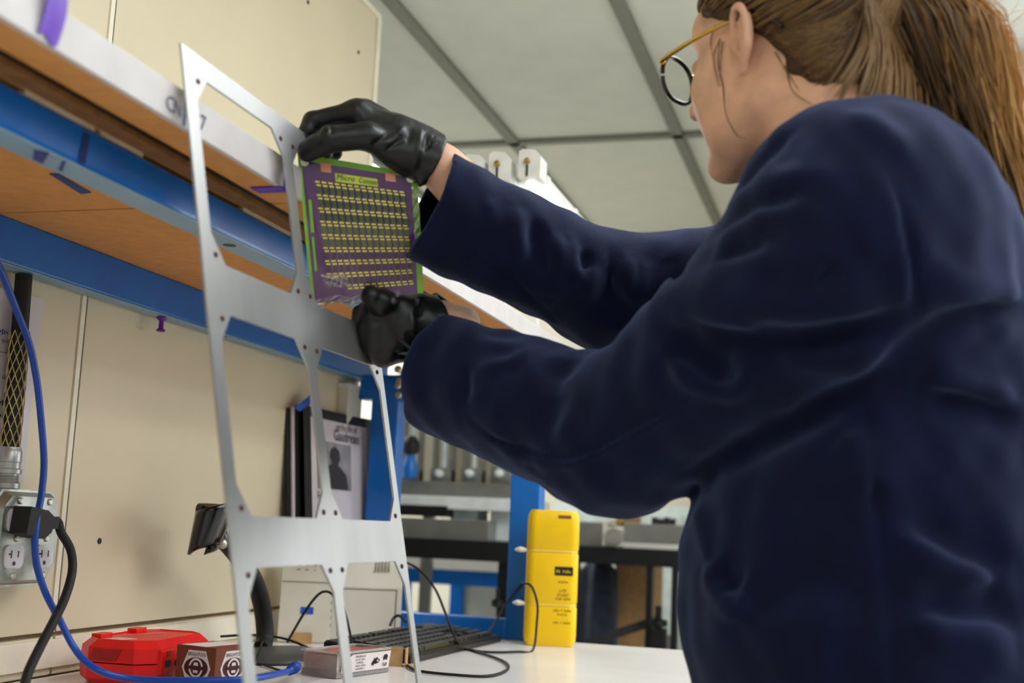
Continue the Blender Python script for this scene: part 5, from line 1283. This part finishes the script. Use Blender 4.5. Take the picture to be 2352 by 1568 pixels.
# hair drawn up from the nape, and darker locks from under the tie onto the collar
for i in range(520):
    x = r_.uniform(0, 1); sx = 1762+150*x+r_.normal()*7+(r_.uniform(0, 90) if i % 2 else 0); sy = 62+165*x+r_.normal()*7
    ex_, ey_ = 1985+r_.normal()*14, -10+r_.normal()*14; bow = r_.uniform(5, 40); pts = []
    for t in np.linspace(0, 1, 8):
        px, py = sx+(ex_-sx)*t+bow*.5*math.sin(math.pi*t), sy+(ey_-sy)*t+bow*math.sin(math.pi*t)
        h = cast(cap, px, py, .9, 1.6)
        if h is None: h = cast(B[:46], px, py, .9, 1.6)
        if h is not None: pts.append(h-FWD*r_.uniform(.0005, .004))
    if len(pts) > 3: strands.append((spline(pts, 2), [.0005, .0011, .0014, .0011], r_.uniform(.05, .35), r_.uniform(.02, .25)))
for i in range(200):
    x = r_.uniform(0, 1); x0, y0 = 1985+60*x, -10+r_.normal()*20; x1, y1 = 1930+230*x+r_.normal()*16, 215+90*x+r_.normal()*22
    pts = [D(x0+(x1-x0)*t+26*math.sin(math.pi*t), y0+(y1-y0)*t, 1.085+.075*x+.012*math.sin(3*t)+r_.normal()*.001) for t in np.linspace(0, 1, 7)]
    strands.append((pts, [.0010, .0018, .0016, .0005], .14, .30+.30*x))
# wisps by the ear and cheek
for q in ([(1652, 100), (1648, 150), (1657, 200), (1664, 260), (1690, 310), (1712, 318)], [(1650, 90), (1640, 130), (1642, 170), (1650, 200)], [(1660, 95), (1655, 140), (1652, 185)], [(1640, 60), (1632, 95), (1638, 130)], [(1800, 150), (1815, 210), (1860, 240)], [(1780, 120), (1810, 170), (1835, 205)]):
    for k in range(2):
        pts = []
        for (x, y) in q:
            h = cast(B[:40], x+r_.normal()*2.5+k, y, .9, 1.5); pts.append((h if h is not None else D(x, y, 1.2))-FWD*.002)
        strands.append((spline(pts, 4), [.00034, .00034, .0002], .15, .35))
# loose hairs
for i in range(60):
    c = cen[r_.integers(2, 18)]; a = r_.uniform(-1.2, 1.2); L = r_.uniform(.03, .09)
    dirv = RGT*math.cos(a)+UPV*math.sin(a)*.8; p = c+RGT*.045
    strands.append(([p, p+dirv*L*.5+UPV*.008, p+dirv*L], [.0003, .00025, .0002], .5, .9))
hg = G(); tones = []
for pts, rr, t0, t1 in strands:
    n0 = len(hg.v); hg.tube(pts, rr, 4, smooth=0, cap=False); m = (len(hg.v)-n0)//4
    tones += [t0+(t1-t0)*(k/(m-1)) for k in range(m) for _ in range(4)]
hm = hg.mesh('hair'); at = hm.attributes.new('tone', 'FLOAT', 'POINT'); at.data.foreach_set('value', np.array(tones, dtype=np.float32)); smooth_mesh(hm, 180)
ho = obj('hair', hm, 'hair', person, label='long brown hair in a ponytail, lighter towards the ends, with backlight painted on the right')
obj('hair_tie', G().lathe([(.014, -.008), (.019, -.004), (.019, .004), (.014, .008)], TIE+(cen[1]-TIE)*.3, cen[2]-TIE, 18), 'black_soft', person, 50)

# --- glasses
mat('tortoise', '140A08', .2, var=.4, scale=120, coat=.5); mat('gold', 'D8AE4A', .22, .95); mat('lens', 'F4F8F2', .02, trans=1., ior=1.02)
gl = obj('glasses', G().tube([HP(.119, .010, .022), HP(.122, 0, .025), HP(.119, -.010, .022)], .0014, 8), 'gold', person, 60, label='thin gold and dark tortoise glasses')
for s in (1, -1):
    cb_ = .036*s
    rim = [(.117-.10*abs(.0265*math.cos(a))*(1 if math.cos(a)*s > 0 else 0), cb_+.0268*math.cos(a)*s, .008+.0245*math.sin(a)-(.004 if math.sin(a) < 0 else 0)*abs(math.cos(a))) for a in np.linspace(0, 2*math.pi, 41)]
    obj('rim', G().tube([HP(*q) for q in rim], .0025, 8, smooth=0), 'tortoise', gl, 60)
    rim2 = [(a+.0020, b, c) for a, b, c in rim]
    obj('rim_band', G().tube([HP(*q) for q in rim2[18:34]], .0011, 6, smooth=0), 'gold', gl, 60)
    obj('lens', G().add([HP(.1165-.05*abs(q[1]-cb_), q[1], q[2]) for q in rim[:-1]], [tuple(range(40))]), 'lens', gl)
    ox = cb_+.026*s
    obj('temple', G().tube([HP(.112, ox, .018), HP(.110, ox+.0035*s, .021), HP(.060, ox+.012*s, .024), HP(.012, .076*s, .026)], [.0022, .0026, .0022, .0018], 8), 'gold', gl, 60)
    obj('temple_tip', G().tube([HP(.016, .0755*s, .026), HP(-.010, .080*s, .025), HP(-.040, .079*s, .006), HP(-.048, .078*s, -.004)], [.0019, .0024, .0026, .0022], 8), 'tortoise', gl, 60)
    obj('nose_pad', G().lathe([(.001, 0), (.003, .001), (.003, .002)], HP(.112, .010*s, .006), HF, 8), 'lens', gl)
